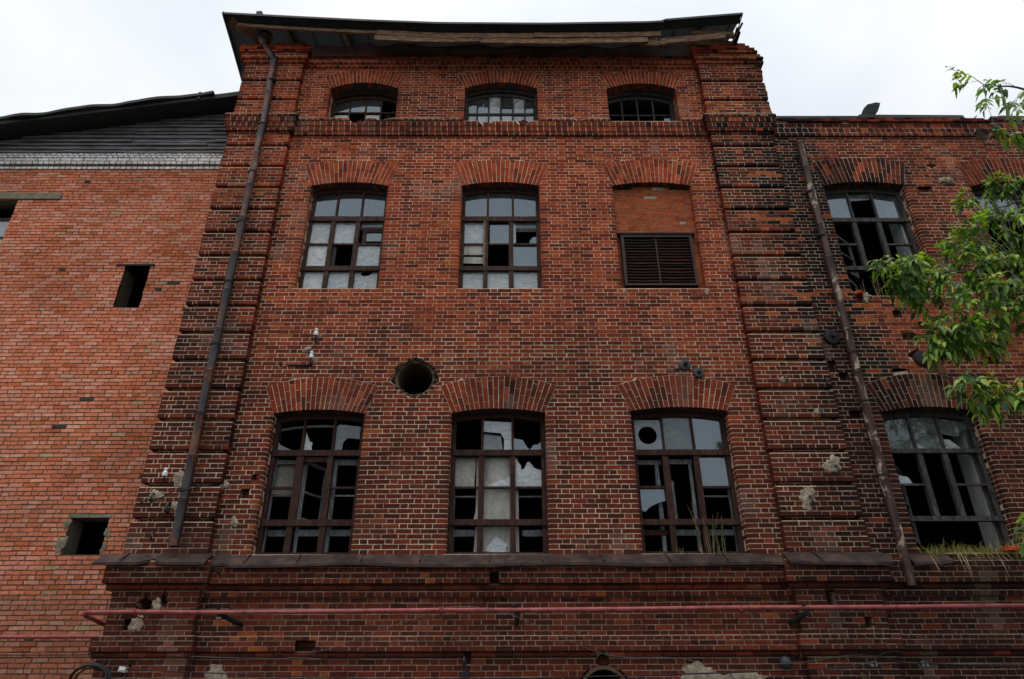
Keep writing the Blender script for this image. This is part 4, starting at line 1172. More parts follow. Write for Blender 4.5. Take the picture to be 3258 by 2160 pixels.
# ---- small top windows
def top_window(o, parent, y, cols, zthin, tw, label, mat='wood'):
    m = MB(); L, Rr = o.cx - o.hw, o.cx + o.hw
    arc_band(m, o, o.cx, .0, .06, y - .05, y + .09); arc_band(m, o, o.cx, .085, .155, y, y + .07)
    m.box(L, L + .07, y, y + .07, o.sill, o.spring, .003); m.box(Rr - .07, Rr, y, y + .07, o.sill, o.spring, .003)
    m.box(L + .01, L + .04, y - .05, y + .08, o.sill, o.spring + .01, .003); m.box(Rr - .04, Rr - .01, y - .05, y + .08, o.sill, o.spring + .01, .003)
    m.box(L + .07, Rr - .07, y, y + .07, o.sill + .01, o.sill + .08, .003)
    for x in cols: m.box(x - .018, x + .018, y + .015, y + .055, o.sill + .07, arc_z(o, o.cx, x, .13), .003)
    m.box(L + .07, Rr - .07, y + .01, y + .06, zthin - tw, zthin + tw, .003)
    return m.build('window', mat, parent, label), [L + .07] + cols + [Rr - .07]
o = T[0]
f, xs = top_window(o, tower, .30, [-3.446, -3.10, -2.768], 11.385, .018, 'small window with weeds growing in its open light')
for i in range(3): pane(f, archpoly(o, xs[i], xs[i + 1], 11.40, .155, 4), .335, 'glass')
for i in (0, 2): pane(f, rect(xs[i] + .01, xs[i + 1] - .015, 10.93, 11.33), .335, 'sky_white')
o = T[1]
f, xs = top_window(o, tower, .24, [-.662, -.415, -.147, .109, .371], 11.285, .03, 'small window with six narrow lights over a torn lower row', 'greywood')
for i in range(6): pane(f, archpoly(o, xs[i] + .01, xs[i + 1] - .01, 11.31, .155, 3), .275, 'dusty' if i in (2, 4) else 'glass')
for i in range(6):
    zb = [11.0, 10.86, 10.84, 10.82, 10.92, 11.02][i]
    pane(f, [(xs[i] + .01, zb + .03), (xs[i] + .12, zb), (xs[i + 1] - .01, zb - .01 + .04 * (i % 2)), (xs[i + 1] - .01, 11.25), (xs[i] + .01, 11.25)], .275, 'sky_white' if i != 4 else 'dusty')
o = T[2]
f, xs = top_window(o, tower, .30, [2.499, 2.841, 3.18], 11.317, .014, 'small unglazed window with bare glazing bars', 'greywood')
pane(f, rect(xs[3] + .22, xs[4], 10.88, 11.25), .335, 'glass')

# ---- wing windows
o = WM[0]; c = o.cx
mulls = [(6.80 + .0, .085), (7.285, .085)]
def wing_window(o, mulls, trans, thins, tops, label, sill):
    m = frame_mesh(o, YF, YF + .075, mulls, trans, thins, tops, .07, sill, botmulls=[])
    m.box(o.cx + o.hw - .13, o.cx + o.hw - .07, YF + .08, YF + .40, sill, o.spring - .02, .003)
    return m.build('window', 'greywood', wing, label)
f = wing_window(o, mulls, [(7.22, 7.30), (8.35, 8.44)], [(6.37, 6.76, 7.83), (7.33, 7.83, 7.83)], [6.838, 7.317], 'window with empty lower lights behind the leaves', 6.45)
xs = [6.375, 6.82, 6.86, 7.295, 7.335, 7.83]
pane(f, archpoly(o, xs[0], xs[1], 8.44), YF + .045, 'glass'); pane(f, archpoly(o, xs[4], xs[5], 8.44), YF + .045, 'glass'); pane(f, [(xs[2], 8.9), (xs[3], 8.95), (xs[3], 9.08), (xs[2], 9.06)], YF + .045, 'dirty')
m = MB(); m.box(7.76, 7.79, YF + .08, .62, 6.5, 9.1); m.build('reveal', 'innerwhite', f)
hx = 6.38; 
def swung(f, hx, ang, zb, zt, wd_, mat, y=YF + .07):
    cd_, sd_ = math.cos(ang), math.sin(ang)
    G = lambda u, z, d=0: Vector((hx + u * cd_ - d * sd_, y + u * sd_ + d * cd_, z))
    m = MB()
    for u0, u1, z0, z1 in ((0, .05, zb, zt), (wd_ - .05, wd_, zb, zt), (.05, wd_ - .05, zt - .05, zt), (.05, wd_ - .05, zb, zb + .06), (.05, wd_ - .05, (zb + zt) / 2 - .015, (zb + zt) / 2 + .015)):
        m.loops([[G(u0, z0), G(u1, z0), G(u1, z0, .04), G(u0, z0, .04)], [G(u0, z1), G(u1, z1), G(u1, z1, .04), G(u0, z1, .04)]])
    return m.build('casement', mat, f)
swung(f, 6.39, math.radians(38), 7.32, 8.15, .62, 'bluepaint'); swung(f, 6.39, math.radians(44), 6.6, 7.17, .55, 'bluepaint')
o = WM[1]
m = frame_mesh(o, YF, YF + .075, [(9.74, .085), (10.23, .085)], [(7.205, 7.305), (8.36, 8.47)], [], [9.76, 10.25], .07)
f = m.build('window', 'greywood', wing, 'window almost hidden by maple leaves')
pane(f, archpoly(o, 9.31, 9.74, 8.47), YF + .045, 'glass'); pane(f, archpoly(o, 9.78, 10.23, 8.47), YF + .045, 'glass')
o = WL[0]; c = o.cx
f = wing_window(o, [(6.775, .085), (7.19, .085)], [(2.515, 2.592), (3.628, 3.70)], [(6.33, 6.735, 3.105), (7.235, 7.735, 3.105)], [6.763, 7.232], 'window full of dry grass with shattered top lights', 1.9)
xs = [6.31, 6.745, 6.78, 7.215, 7.25, 7.735]
pane(f, archpoly(o, xs[0], xs[1], 3.70), YF + .045, 'dirty'); pane(f, archpoly(o, xs[2], xs[3], 3.70), YF + .045, 'dirty')
pane(f, [(xs[2], 3.70), (xs[3], 3.70), (xs[2] + .18, 4.12), (xs[2], 4.16)], YF + .06, 'dusty', (.05, .1))
pane(f, [(xs[0], 3.70), (xs[0] + .2, 3.70), (xs[1], 4.02), (xs[1], 4.2)], YF + .06, 'dirty', (-.04, .1))
pane(f, [(xs[4], 3.98), (xs[4] + .28, 3.92), (xs[4] + .36, 4.02), (xs[5], 4.06), (xs[5], 4.2), (xs[4], 4.24)], YF + .045, 'dirty'); pane(f, [(xs[4], 3.70), (xs[4] + .3, 3.70), (xs[4] + .12, 3.88), (xs[4], 3.88)], YF + .045, 'dusty')
pane(f, [(xs[0], 3.13), (xs[0] + .25, 3.13), (xs[0] + .2, 3.24), (xs[0] + .06, 3.27), (xs[0], 3.36)], YF + .05, 'dusty')
m = MB(); m.box(7.67, 7.70, YF + .08, .62, 2.0, 4.3); m.build('reveal', 'innerwhite', f)
swung(f, 6.34, math.radians(52), 2.25, 3.5, .60, 'bluepaint')
# ------------------------------------------------------------------ downpipes
def downpipe(root, path, r, mat, seg=.78, funnel=False):
    """sheet metal pipe pushed together from short lengths, a bead and a clamp at the joints"""
    P = [Vector(p) for p in path]
    pts = []
    for a, b in zip(P, P[1:]):
        n = max(1, round((b - a).length / seg))
        for i in range(n): pts.append(a.lerp(b, i / n))
    pts.append(P[-1])
    for i, (a, b) in enumerate(zip(pts, pts[1:])):
        m = MB(); d = (b - a).normalized()
        k = r * U(.97, 1.03)
        o1 = Vector((U(-.006, .006), U(-.004, .004), 0))
        rr = [k * 1.0, k * 1.09, k * 1.09, k * 1.02, k * .99, k * .94, k * .95]
        tt = [.0, .006, .035, .05, .5, .96, 1.05]
        m.tube([a + o1 + (b - a) * t for t in tt], rr, 18, cap=False)
        last = i == len(pts) - 2
        m.build('pipe_length', mat, root, smooth=True)
    return pts
dp = empty('downpipe', (-4.97, -.25, 2.1), 'long slate coloured rusty downpipe with a funnel, fixed to the banded brick pilaster', 'downpipe')
downpipe(dp, [(-5.33, -.26, 12.80), (-5.06, -.26, 12.36), (-4.995, -.26, 10.5), (-4.955, -.26, 4.15), (-4.92, -.27, 2.1)], .070, 'pipe')
m = MB(); m.lathe((-5.345, -.27, 12.83), (-.05, -.12, 1), [(.065, -.06), (.075, 0), (.155, .17), (.16, .27), (.15, .27), (.14, .18), (.05, .0)], 20)
m.build('funnel', 'pipe', dp, smooth=True)
for z in (11.72, 10.46, 9.2, 7.99, 6.67, 5.41, 4.15, 2.9):
    x = -4.97 + (z - 5.4) * -.006
    m = MB(); m.lathe((x, -.26, z), (0, 0, 1), [(.074, -.018), (.083, -.018), (.083, .018), (.074, .018)], 18); m.tube([(x + .02, -.2, z), (x + .03, -.1, z)], .009, 6)
    m.build('clamp', 'iron', dp)
dp = empty('downpipe', (5.88, -.16, 1.5), 'maroon downpipe with peeling cream paint running through the sooty wall beside the wing windows', 'downpipe')
downpipe(dp, [(5.94, -.15, 10.10), (5.928, -.15, 8.81), (5.90, -.15, 5.0), (5.885, -.16, 3.1), (5.87, -.19, 1.53)], .070, 'pipe2', .74)
for z in (8.8, 7.75, 5.3, 4.4, 3.15, 2.05):
    m = MB(); m.lathe((5.90, -.155, z), (0, 0, 1), [(.073, -.015), (.081, -.015), (.081, .015), (.073, .015)], 18); m.tube([(5.90, -.09, z), (5.90, .02, z)], .009, 6)
    m.build('clamp', 'iron', dp)

# ------------------------------------------------------------------ pink gas pipe
gp = empty('gas_pipe', (0, -.3, 1.15), 'long faded pink gas pipe crossing the brick walls below the metal ledge', 'gas pipe')
m = MB()
m.tube([(-5.93, -.32, 1.145), (-5.88, -.34, 1.15), (-5.2, -.34, 1.152), (-4.4, -.34, 1.143), (-2.7, -.34, 1.150), (-.94, -.34, 1.166), (.1, -.34, 1.163), (1.8, -.34, 1.172), (3.28, -.34, 1.186), (5.5, -.34, 1.188), (7.45, -.34, 1.205)], .031, 14)
m.build('pipe', 'gas', gp, smooth=True)
m = MB(); m.tube([(-5.90, -.335, 1.148), (-5.955, -.30, 1.135), (-5.965, -.22, 1.115), (-5.965, .6, 1.02), (-5.965, 1.10, .975)], .030, 14); m.tube([(-5.965, 1.05, .98), (-5.98, 1.16, .965), (-6.06, 1.2, .96), (-9, 1.2, .955), (-13, 1.2, .945)], .030, 12)
m.build('pipe', 'gas', gp, smooth=True)
m = MB(); m.tube([(7.44, -.34, 1.205), (7.55, -.34, 1.20), (7.60, -.30, 1.19), (7.62, -.05, 1.17), (8.4, -.05, 1.16), (13.5, -.05, 1.13)], .031, 12); m.build('pipe', 'gasred', gp, smooth=True)
for x in (-5.21, -.94, 3.28):
    m = MB(); m.tube([(x, -.39, 1.20), (x, -.395, 1.14), (x, -.34, 1.10), (x + .02, -.12 if x < -4.4 else 0, 1.08)], .010, 6); m.lathe((x - .02, -.34, 1.165), (1, 0, 0), [(.031, -.015), (.039, -.015), (.039, .015), (.031, .015)], 14)
    m.build('bracket', 'gasred', gp)
def stub(x, y, z, label, dx):
    e = empty('wall_bracket', (x, 0, z), label, 'bracket', 'black iron brackets under the gas pipe')
    m = MB(); m.tube([(x, y, z + .07), (x + dx * .6, y * .35, z), (x + dx, .02, z - .03)], [.032, .034, .034], 10); m.build('arm', 'iron', e)
    m = MB(); m.bar((x - .03, y + .0, z + .04), (x - .05, y - .03, z + .18), .045, .012); m.bar((x + .06, y + .02, z + .09), (x + .12, y, z + .15), .04, .008); m.build('strap', 'iron', e)
stub(-4.03, -.30, 1.05, 'black iron bracket with upright strap near the banded corner pilaster', .2)
stub(.14, -.33, 1.05, 'black iron bracket with upright strap under the middle of the gas pipe', -.02)
stub(4.22, -.34, 1.05, 'rusty iron bracket beneath the gas pipe on the sooty pilaster', -.16)

# ------------------------------------------------------------------ insulators, hooks and iron anchors
def insulator(x, y, z, label, rot=0.):
    e = empty('insulator', (x, y, z), label, 'insulator', 'white porcelain insulators on the wall')
    m = MB(); m.lathe((x, y, z), (0, 0, 1), [(.001, .125), (.022, .122), (.030, .108), (.030, .09), (.022, .082), (.022, .074), (.034, .066), (.040, .045), (.044, .0), (.040, -.012), (.02, -.012), (.015, 0)], 18)
    m.build('cup', 'cer', e, smooth=True)
    m = MB(); m.tube([(x, y, z + .03), (x, y, z - .06), (x, y + .03, z - .10), (x + .01, -.0 if y > -.12 else -.12, z - .10)], .011, 8); m.build('pin', 'iron', e, smooth=True)
insulator(-3.345, -.08, 5.69, 'white porcelain insulator, topmost of the two beside the round drain hole')
insulator(-3.37, -.08, 5.245, 'white porcelain insulator on a lime dab, lower of the two beside the round drain hole')
insulator(-5.335, -.20, 3.15, 'white porcelain insulator on a hooked pin on the dark banded pilaster')
m = MB(); m.tube([(-3.40, -.06, 5.71), (-3.42, -.08, 5.68), (-3.35, -.07, 5.60), (-3.34, -.06, 5.53), (-3.39, -.05, 5.44), (-3.48, -.05, 5.35), (-3.50, -.05, 5.40), (-3.45, -.06, 5.36), (-3.38, -.07, 5.29)], .009, 6)
tag(m.build('cable', 'cable', smooth=True), 'short black cable looping between the two insulators beside the drain hole', 'cable')
m = MB(); m.box(-3.78, -3.37, -.03, .01, 5.13, 5.155, .003); tag(m.build('iron_bar', 'iron'), 'thin flat iron bar lying on the bricks under the insulators', 'bar')
def hook(x, z, label, y=-.13, big=1.):
    m = MB(); b = big
    m.tube([(x, y + .03, z + .02), (x, y - .05 * b, z + .015), (x + .004, y - .07 * b, z - .03 * b), (x, y - .065 * b, z - .075 * b), (x - .008, y - .03 * b, z - .09 * b), (x - .01, y - .015, z - .06 * b)], .013 * b, 8)
    tag(m.build('wall_hook', 'slate', smooth=True), label, 'hook', 'iron hooks in the brick wall')
hook(4.665, 4.83, 'iron hook in a small lime patch at the inner edge of the sooty pilaster'); hook(5.335, 4.80, 'iron hook without lime at the outer edge of the sooty pilaster')
hook(5.125, 4.24, 'iron hook on a small lime dab under the pair of upper hooks'); hook(5.17, 3.29, 'large iron hook under the widest lime patch of the sooty pilaster', big=1.3)
hook(4.665, 2.80, 'lowest iron hook of the sooty pilaster in a ragged lime patch', big=1.3); hook(-5.18, 2.72, 'iron hook hidden beside the slate downpipe', big=1.5)
hook(-5.46, 2.86, 'iron hook holding the slack cable by the downpipe', big=1.2); hook(-5.33, 2.28, 'thin iron hook low beside the downpipe foot')
hook(-.62, .57, 'small iron hook over the little spade shaped plate', 0.)
m = MB(); m.tube([(-5.62, -.17, 2.72), (-5.55, -.2, 2.765), (-5.3, -.21, 2.80), (-5.08, -.36, 2.86), (-4.92, -.36, 2.88), (-4.72, -.2, 2.98), (-4.48, -.04, 3.09)], .010, 6)
tag(m.build('cable', 'cable', smooth=True), 'black cable slung behind the lower end of the slate downpipe', 'cable')
def disc(x, z, r, y, label, group, knob, th=.03):
    e = empty('anchor_plate', (x, y, z), label, 'anchor plate', group)
    m = MB(); m.lathe((x, y, z), (0, -1, 0), [(.001, -.02), (r, -.02), (r, .005), (r * .93, th * .8), (r * .5, th), (.03, th), (.001, th)], 26); m.build('plate', 'slate' if knob else 'iron', e)
    m = MB(); m.lathe((x, y - th, z), (0, -1, 0), [(.001, 0), (.034, 0), (.032, .05 + .06 * knob), (.026, .06 + .06 * knob), (.001, .065 + .06 * knob)], 12); m.build('bolt', 'slate' if knob else 'iron', e)
    return e
e = disc(5.69, 5.675, .145, -.03, 'big black round anchor plate with four slots beside the maroon downpipe', None, 0)
m = MB()
for k in range(4):
    t = PI / 4 * 0 + k * PI / 2 + .35
    m.bar((5.69 + .09 * math.cos(t), -.058, 5.675 + .09 * math.sin(t)), (5.69 + .145 * math.cos(t), -.05, 5.675 + .145 * math.sin(t)), .012, .012)
m.build('slot', 'cable', e)
disc(7.17, 5.26, .15, -.02, 'dark round anchor plate half hidden by the weeds under the broken window sill', None, 0)
disc(3.04, 5.13, .10, -.02, 'grey iron wall anchor with a long bolt, upper of the two over the arch', 'grey iron wall anchors over the arch', 1)
disc(3.255, 4.985, .095, -.03, 'grey iron wall anchor disc, lower of the two over the arch', 'grey iron wall anchors over the arch', .3)
m = MB(); m.box(2.85, 3.1, -.02, .01, 5.05, 5.07); tag(m.build('iron_bar', 'iron'), 'flat iron bar behind the grey wall anchors over the arch', 'bar')
# lamp, spade plate, junction box, cable coil
e = empty('wall_lamp', (3.90, -.05, .5), 'small black round wall lamp next to the pale plaster patch near the ground', 'lamp')
m = MB(); m.lathe((3.89, -.02, .50), (-.1, -1, -.15), [(.001, 0), (.075, 0), (.085, .03), (.08, .08), (.055, .115), (.001, .125)], 20); m.build('housing', 'slate', e, smooth=True)
m = MB(); m.tube([(3.95, -.04, .54), (4.05, -.03, .57), (4.10, .0, .55)], .014, 6); m.build('conduit', 'iron', e)
m = MB(); m.tube([(-.60, -.03, .55), (-.592, -.05, .45)], .012, 6); m.prism([(-.68, .355), (-.60, .32), (-.50, .375), (-.585, .43)], -.06, -.045); tag(m.build('iron_plate', 'iron'), 'small black spade shaped iron plate hanging below the moulded brick course', 'plate')
e = empty('junction_box', (-5.27, -.2, .44), 'small white junction box on the cable by the corner pilaster', 'junction box')
m = MB(); m.box(-5.325, -5.235, -.23, -.15, .40, .465, .002, (Vector((-5.28, -.19, .43)), Matrix.Rotation(.15, 3, 'Y'))); m.build('case', 'cer', e)
m = MB(); m.box(-5.318, -5.24, -.236, -.229, .407, .42, .001); m.build('lid', 'tin', e)
m = MB()
for k in range(5):
    a = U(.16, .22); 
    m.tube([(-5.66 + a * 1.25 * math.cos(t) + U(-.004, .004), -.25 - .02 * k + .02 * math.sin(t * 2), .28 + a * math.sin(t)) for t in (2 * PI * q / 26 + k for q in range(27))], .011, 6)
tag(m.build('cable_coil', 'cable', smooth=True), 'coil of black cable hanging at the foot of the corner pilaster', 'cable coil')
def cable(pts, r, mat, label):
    P = [Vector(p) for p in pts]; Q = []
    for i in range(len(P) - 1):                      # Catmull-Rom through the supports
        p0, p1, p2, p3 = P[max(0, i - 1)], P[i], P[i + 1], P[min(len(P) - 1, i + 2)]
        for k in range(8):
            t = k / 8
            Q.append(.5 * ((2 * p1) + (p2 - p0) * t + (2 * p0 - 5 * p1 + 4 * p2 - p3) * t * t + (3 * p1 - p0 - 3 * p2 + p3) * t ** 3))
    Q.append(P[-1]); m = MB(); m.tube(Q, r, 6)
    tag(m.build('cable' if mat == 'cable' else 'wire', mat, smooth=True), label, 'cable' if mat == 'cable' else 'wire')
cable([(-13, 1.25, .72), (-7.05, 1.2, .695), (-5.95, .2, .66), (-5.80, -.22, .62), (-5.6, -.24, .49), (-5.28, -.22, .445), (-4.78, -.24, .41), (-2.65, -.26, .33), (-1.2, -.27, .285), (0, -.27, .30)], .008, 'cable', 'black cable running from the cable coil along the base of the wall')
cable([(0, -.27, .30), (2.1, -.25, .34), (4.2, -.27, .40), (5.02, -.27, .45), (5.7, -.25, .468), (7.1, -.25, .425), (9.5, -.25, .41)], .009, 'cable', 'thick black cable passing below the black wall lamp to the metal clamps')
cable([(-2.75, -.11, .68), (-2.55, -.2, .663), (-1.83, -.2, .908), (-1.28, -.22, 1.08), (-.9, -.38, 1.19), (-.5, -.39, 1.20), (-.1, -.36, 1.14), (.16, -.34, 1.06), (.68, -.2, .853), (1.23, -.15, .637), (1.6, -.12, .57), (2.33, -.1, .558), (2.7, -.12, .49)], .0035, 'wire', 'thin bare wire draped over the gas pipe by the middle bracket')
cable([(2.8, -.1, .475), (3.92, -.14, .48), (4.69, -.18, .571), (5.15, -.16, .569), (5.71, -.1, .483), (7.5, -.1, .46)], .004, 'wire', 'thin bare wire strung above the thick cable by the metal clamps')
cable([(5.0, -.25, .447), (5.12, -.25, .56), (5.27, -.24, .615), (5.43, -.22, .62), (5.56, -.22, .56), (5.66, -.22, .479)], .006, 'cable', 'short black cable arching between the two metal clamps')
cable([(-4.25, -.05, 3.35), (-4.28, -.25, 2.57), (-4.25, -.30, 2.0), (-4.30, -.37, 1.6), (-4.335, -.39, 1.115), (-4.36, -.3, .69), (-4.37, -.27, .2)], .0045, 'cable', 'thin black cable dangling down over the ledge beside the corner pilaster')
cable([(-4.6, -.2, .6), (-4.0, -.12, .58), (-3.2, -.1, .565), (-3.0, -.1, .575), (-2.6, -.1, .56)], .004, 'wire', 'thin bare wire between the corner pilaster and the missing brick')
for x, lab in ((5.02, 'small bright metal cable clamp nearest the sooty pilaster'), (5.72, 'small bright metal cable clamp further along the thick cable')):
    e = empty('cable_clamp', (x, -.25, .45), lab, 'clamp', 'metal cable clamps')
    m = MB(); m.box(x - .045, x + .045, -.285, -.225, .43, .462, .004); m.box(x - .04, x + .03, -.28, -.23, .475, .498, .004); m.build('jaw', 'tin', e)
    m = MB(); m.tube([(x, -.3, .415), (x, -.3, .51)], .009, 6); m.build('bolt', 'iron', e)
for x, z, y, lab in ((-3.17, .60, 0, 'iron spike driven in below the lowest round moulding under the first window'), (-5.23, .50, -.13, 'iron spike beside the white junction box'), (-4.22, 1.70, -.155, 'bent tin tab hanging under the ledge beside the corner pilaster')):
    m = MB(); m.tube([(x - .03, y - .10, z + .03), (x + .01, y - .02, z - .02), (x + .02, y + .03, z - .025)], .014, 6)
    tag(m.build('iron_spike', 'iron', smooth=True), lab, 'spike')

# ------------------------------------------------------------------ plants
LEAF = MB; 
def leaflet(m, p, d, up, L, W, col, droop=.35, fold=.25):
    d = d.normalized(); s = d.cross(up)
    if s.length < .05: s = d.cross(Vector((1, .2, 0)))
    s.normalize(); n = s.cross(d)
    def pt(t, w): 
        c = p + d * (L * t) - Vector((0, 0, 1)) * (droop * L * t * t)
        return c + s * (W * w) + n * (abs(w) * W * fold)
    a, b1, b0, b2, c1, c0, c2, e = pt(0, 0), pt(.3, .46), pt(.32, 0), pt(.3, -.46), pt(.66, .36), pt(.68, 0), pt(.66, -.36), pt(1.05, 0)
    c_ = (*col, 1)
    i = len(m.v); m.v.extend([a, b1, b0, b2, c1, c0, c2, e])
    for f in ((0, 2, 1), (0, 3, 2), (1, 2, 5, 4), (2, 3, 6, 5), (4, 5, 7), (5, 6, 7)):
        m.f.append(tuple(i + k for k in f)); m.c.append(c_)
def rv(s=1.): return Vector((U(-s, s), U(-s, s), U(-s, s)))
def leaf_col():
    r = R()
    if r < .012: return (.42, .30, .02)
    if r < .30: c = lerp((.20, .32, .035), (.33, .42, .055), R())
    elif r < .72: c = lerp((.085, .19, .022), (.16, .28, .03), R())
    else: c = lerp((.025, .065, .014), (.055, .115, .018), R())
    return c
def compound(m, tw, base, d, n=2, L=.095):
    """ash-leaved maple leaf: a stalk with opposite leaflets and one at the end"""
    d = d.normalized(); q = base.copy(); ln = L * U(.5, .7); k = U(.8, 1.15)
    pts = [q.copy()]
    col0 = leaf_col()
    up = (Vector((0, -.35, 1)) + rv(.55)).normalized()
    for i in range(n + 1):
        q = q + d * ln * (1.1 if i == 0 else .8); d = (d + Vector((0, 0, -.16))).normalized(); pts.append(q.copy())
        col = tuple(v * U(.85, 1.15) for v in (col0 if R() < .75 else leaf_col()))
        if i < n:
            for sg in (1, -1):
                s = d.cross(up).normalized()
                if R() < .93: leaflet(m, q, d * .55 + s * sg * .8 + rv(.25), up + rv(.35), L * k * U(.75, 1.1), L * k * U(.46, .62), col, U(.1, .75), U(.05, .4))
        else: leaflet(m, q, d + rv(.2), up + rv(.3), L * k * U(1., 1.25), L * k * U(.54, .68), col, U(.2, .8), U(.05, .4))
    if tw is not None: tw.tube(pts, .0022, 4)
A_ = [(7.0, -2.82, 9.03), (7.22, -2.82, 8.85), (7.6, -2.72, 8.89), (7.84, -2.72, 8.93), (7.18, -2.92, 8.26), (7.14, -2.92, 7.67), (7.56, -2.82, 8.03), (8.02, -2.72, 8.47), (8.3, -2.72, 8.75), (7.42, -2.92, 7.35), (7.84, -2.82, 7.7), (8.01, -2.82, 8.03)]
B_ = [(6.4, -3.02, 6.23), (6.69, -2.92, 6.39), (6.96, -2.92, 6.51), (7.07, -3.02, 6.37), (7.35, -3.02, 6.6), (7.0, -3.12, 5.96), (6.63, -3.12, 5.9), (6.67, -3.22, 5.56)]
C_ = [(4.76, -3.32, 5.04), (4.85, -3.32, 4.89), (4.98, -3.22, 4.77), (5.26, -3.12, 5.15), (5.25, -3.22, 4.86), (5.58, -3.12, 5.25), (5.51, -3.22, 4.91), (5.98, -3.02, 5.55), (5.94, -3.12, 5.17), (6.24, -3.02, 5.71), (6.0, -3.22, 4.91), (6.29, -3.12, 5.38), (6.26, -3.22, 5.06), (6.24, -3.32, 4.7), (6.62, -3.12, 5.33), (6.61, -3.22, 5.01), (6.94, -3.12, 5.53), (6.47, -3.32, 4.56), (5.98, -3.32, 4.52), (5.54, -3.22, 4.72), (5.15, -3.22, 4.62), (5.76, -3.22, 4.77), (6.36, -3.02, 5.82)]
D_ = [(5.06, -3.42, 3.92), (5.11, -3.42, 3.76), (5.25, -3.42, 3.84), (5.38, -3.42, 3.92), (5.4, -3.42, 3.71), (5.62, -3.42, 4.05), (5.68, -3.42, 3.88), (5.81, -3.42, 4.19), (5.91, -3.42, 4.01), (6.06, -3.42, 4.36), (6.19, -3.42, 4.27), (4.96, -3.42, 3.76), (5.43, -3.42, 4.14), (5.78, -3.42, 3.75), (5.26, -3.42, 4.01), (5.67, -3.42, 4.36)]
E_ = [(5.02, -3.62, 3.04), (5.13, -3.62, 2.94), (5.29, -3.62, 3.06), (5.39, -3.62, 2.94), (5.56, -3.62, 3.02), (5.69, -3.62, 2.98), (5.37, -3.62, 3.1), (5.79, -3.62, 3.17)]
F_ = [(5.14, -3.82, 1.49), (5.18, -3.82, 1.62), (5.12, -3.82, 1.42)]
tree = empty('maple_tree', (10.2, -3.2, GROUND), 'leafy green maple tree reaching its drooping boughs across the brick wing', 'tree')
tw = MB(); lf = MB(); br = MB()
limbs = [([(10.1, -3.2, 4.9), (9.5, -3.0, 7.2), (8.8, -2.8, 8.5), (8.2, -2.8, 8.75), (7.65, -2.82, 8.8)], A_, .045),
         ([(10.1, -3.2, 4.6), (9.0, -3.0, 5.9), (8.0, -3.0, 6.4), (7.1, -3.05, 6.2), (6.6, -3.1, 6.0)], B_, .04),
         ([(10.1, -3.2, 3.9), (8.8, -3.2, 4.8), (7.6, -3.2, 5.05), (6.4, -3.22, 4.98), (5.6, -3.22, 4.92), (5.0, -3.25, 4.9)], C_, .045),
         ([(8.8, -3.2, 4.75), (7.4, -3.35, 4.6), (6.4, -3.4, 4.3), (5.8, -3.42, 4.05), (5.3, -3.42, 3.9)], D_, .028),
         ([(10.1, -3.2, 2.6), (8.4, -3.5, 3.2), (7.0, -3.6, 3.25), (6.0, -3.62, 3.1), (5.4, -3.62, 3.02)], E_, .035),
         ([(10.1, -3.2, 1.4), (8.0, -3.7, 1.9), (6.4, -3.8, 1.75), (5.6, -3.82, 1.6)], F_, .03)]
trunk = [(10.2, -3.2, GROUND), (10.15, -3.2, .5), (10.05, -3.18, 2.5), (10.1, -3.2, 4.9), (10.3, -3.3, 7.2), (10.6, -3.2, 9.5)]
br.tube(trunk, [.24, .19, .16, .13, .09, .03], 12)
others = []
for pts, tg, r in limbs:
    P = [Vector(p) for p in pts]; Q = []
    for a, b in zip(P, P[1:]):
        for k in range(4): Q.append(a.lerp(b, k / 4) + rv(.018))
    Q.append(P[-1])
    br.tube(Q, [r * (1 - .85 * i / (len(Q) - 1)) for i in range(len(Q))], 7)
    targets = []
    nj = {id(C_): 3, id(D_): 2, id(B_): 2, id(A_): 0, id(E_): 1, id(F_): 0}[id(tg)]
    for t in tg:
        t = (t[0] + (.30 if tg is A_ else .05), t[1], t[2] + (.08 if tg is D_ or tg is E_ else .0))
        targets.append(Vector(t))
        for k in range(nj): targets.append(Vector(t) + Vector((U(-.04, .34), U(-.25, .35), U(-.20, .20))))
    for q in Q[:-2]:
        if q.x > 8.6:
            for k in range(6): targets.append(q + Vector((U(-.4, .4), U(-.6, .6), U(-.6, .5))))
    for t in targets:
        j = min(range(len(Q)), key=lambda i: (Q[i] - t).length + (.0 if Q[i].x > t.x else .25))
        s = Q[j]; mid = s.lerp(t, .55) + Vector((0, 0, .05 + .12 * (s - t).length)) + rv(.03)
        tw.tube([s, s.lerp(mid, .6), mid, mid.lerp(t, .6), t], [.006, .005, .0045, .0035, .0025], 5)
        d = (t - mid).normalized()
        n = random.choice((3, 4, 5)) if tg is A_ else random.choice((6, 7, 8))
        for k in range(n):
            dd = (d * .5 + rv(.9) + Vector((-.25, 0, -.12))).normalized()
            compound(lf, tw, t.lerp(mid, U(0, .45)), dd, random.choice((1, 2, 2)), .090 if tg is not A_ else .125)
for k in range(170):                                   # the crown beyond the picture's edge
    t = Vector((10.4, -3.3, 6.4)) + Vector((random.gauss(0, 1.15), random.gauss(0, 1.2), random.gauss(0, 1.7)))
    if t.x < 8.9: continue
    for q in range(7): compound(lf, None, t + rv(.25), (rv(1.) + Vector((0, 0, -.3))), 2, .11)
    s = Vector((10.2, -3.2, min(9, max(3, t.z - .8)))); tw.tube([s, s.lerp(t, .5) + Vector((0, 0, .1)), t], [.02, .012, .005], 5)
br.build('trunk', 'bark', tree, smooth=True)
tw.build('twigs', 'twig', tree)
lf.build('crown', 'leaf', tree, attr=True)

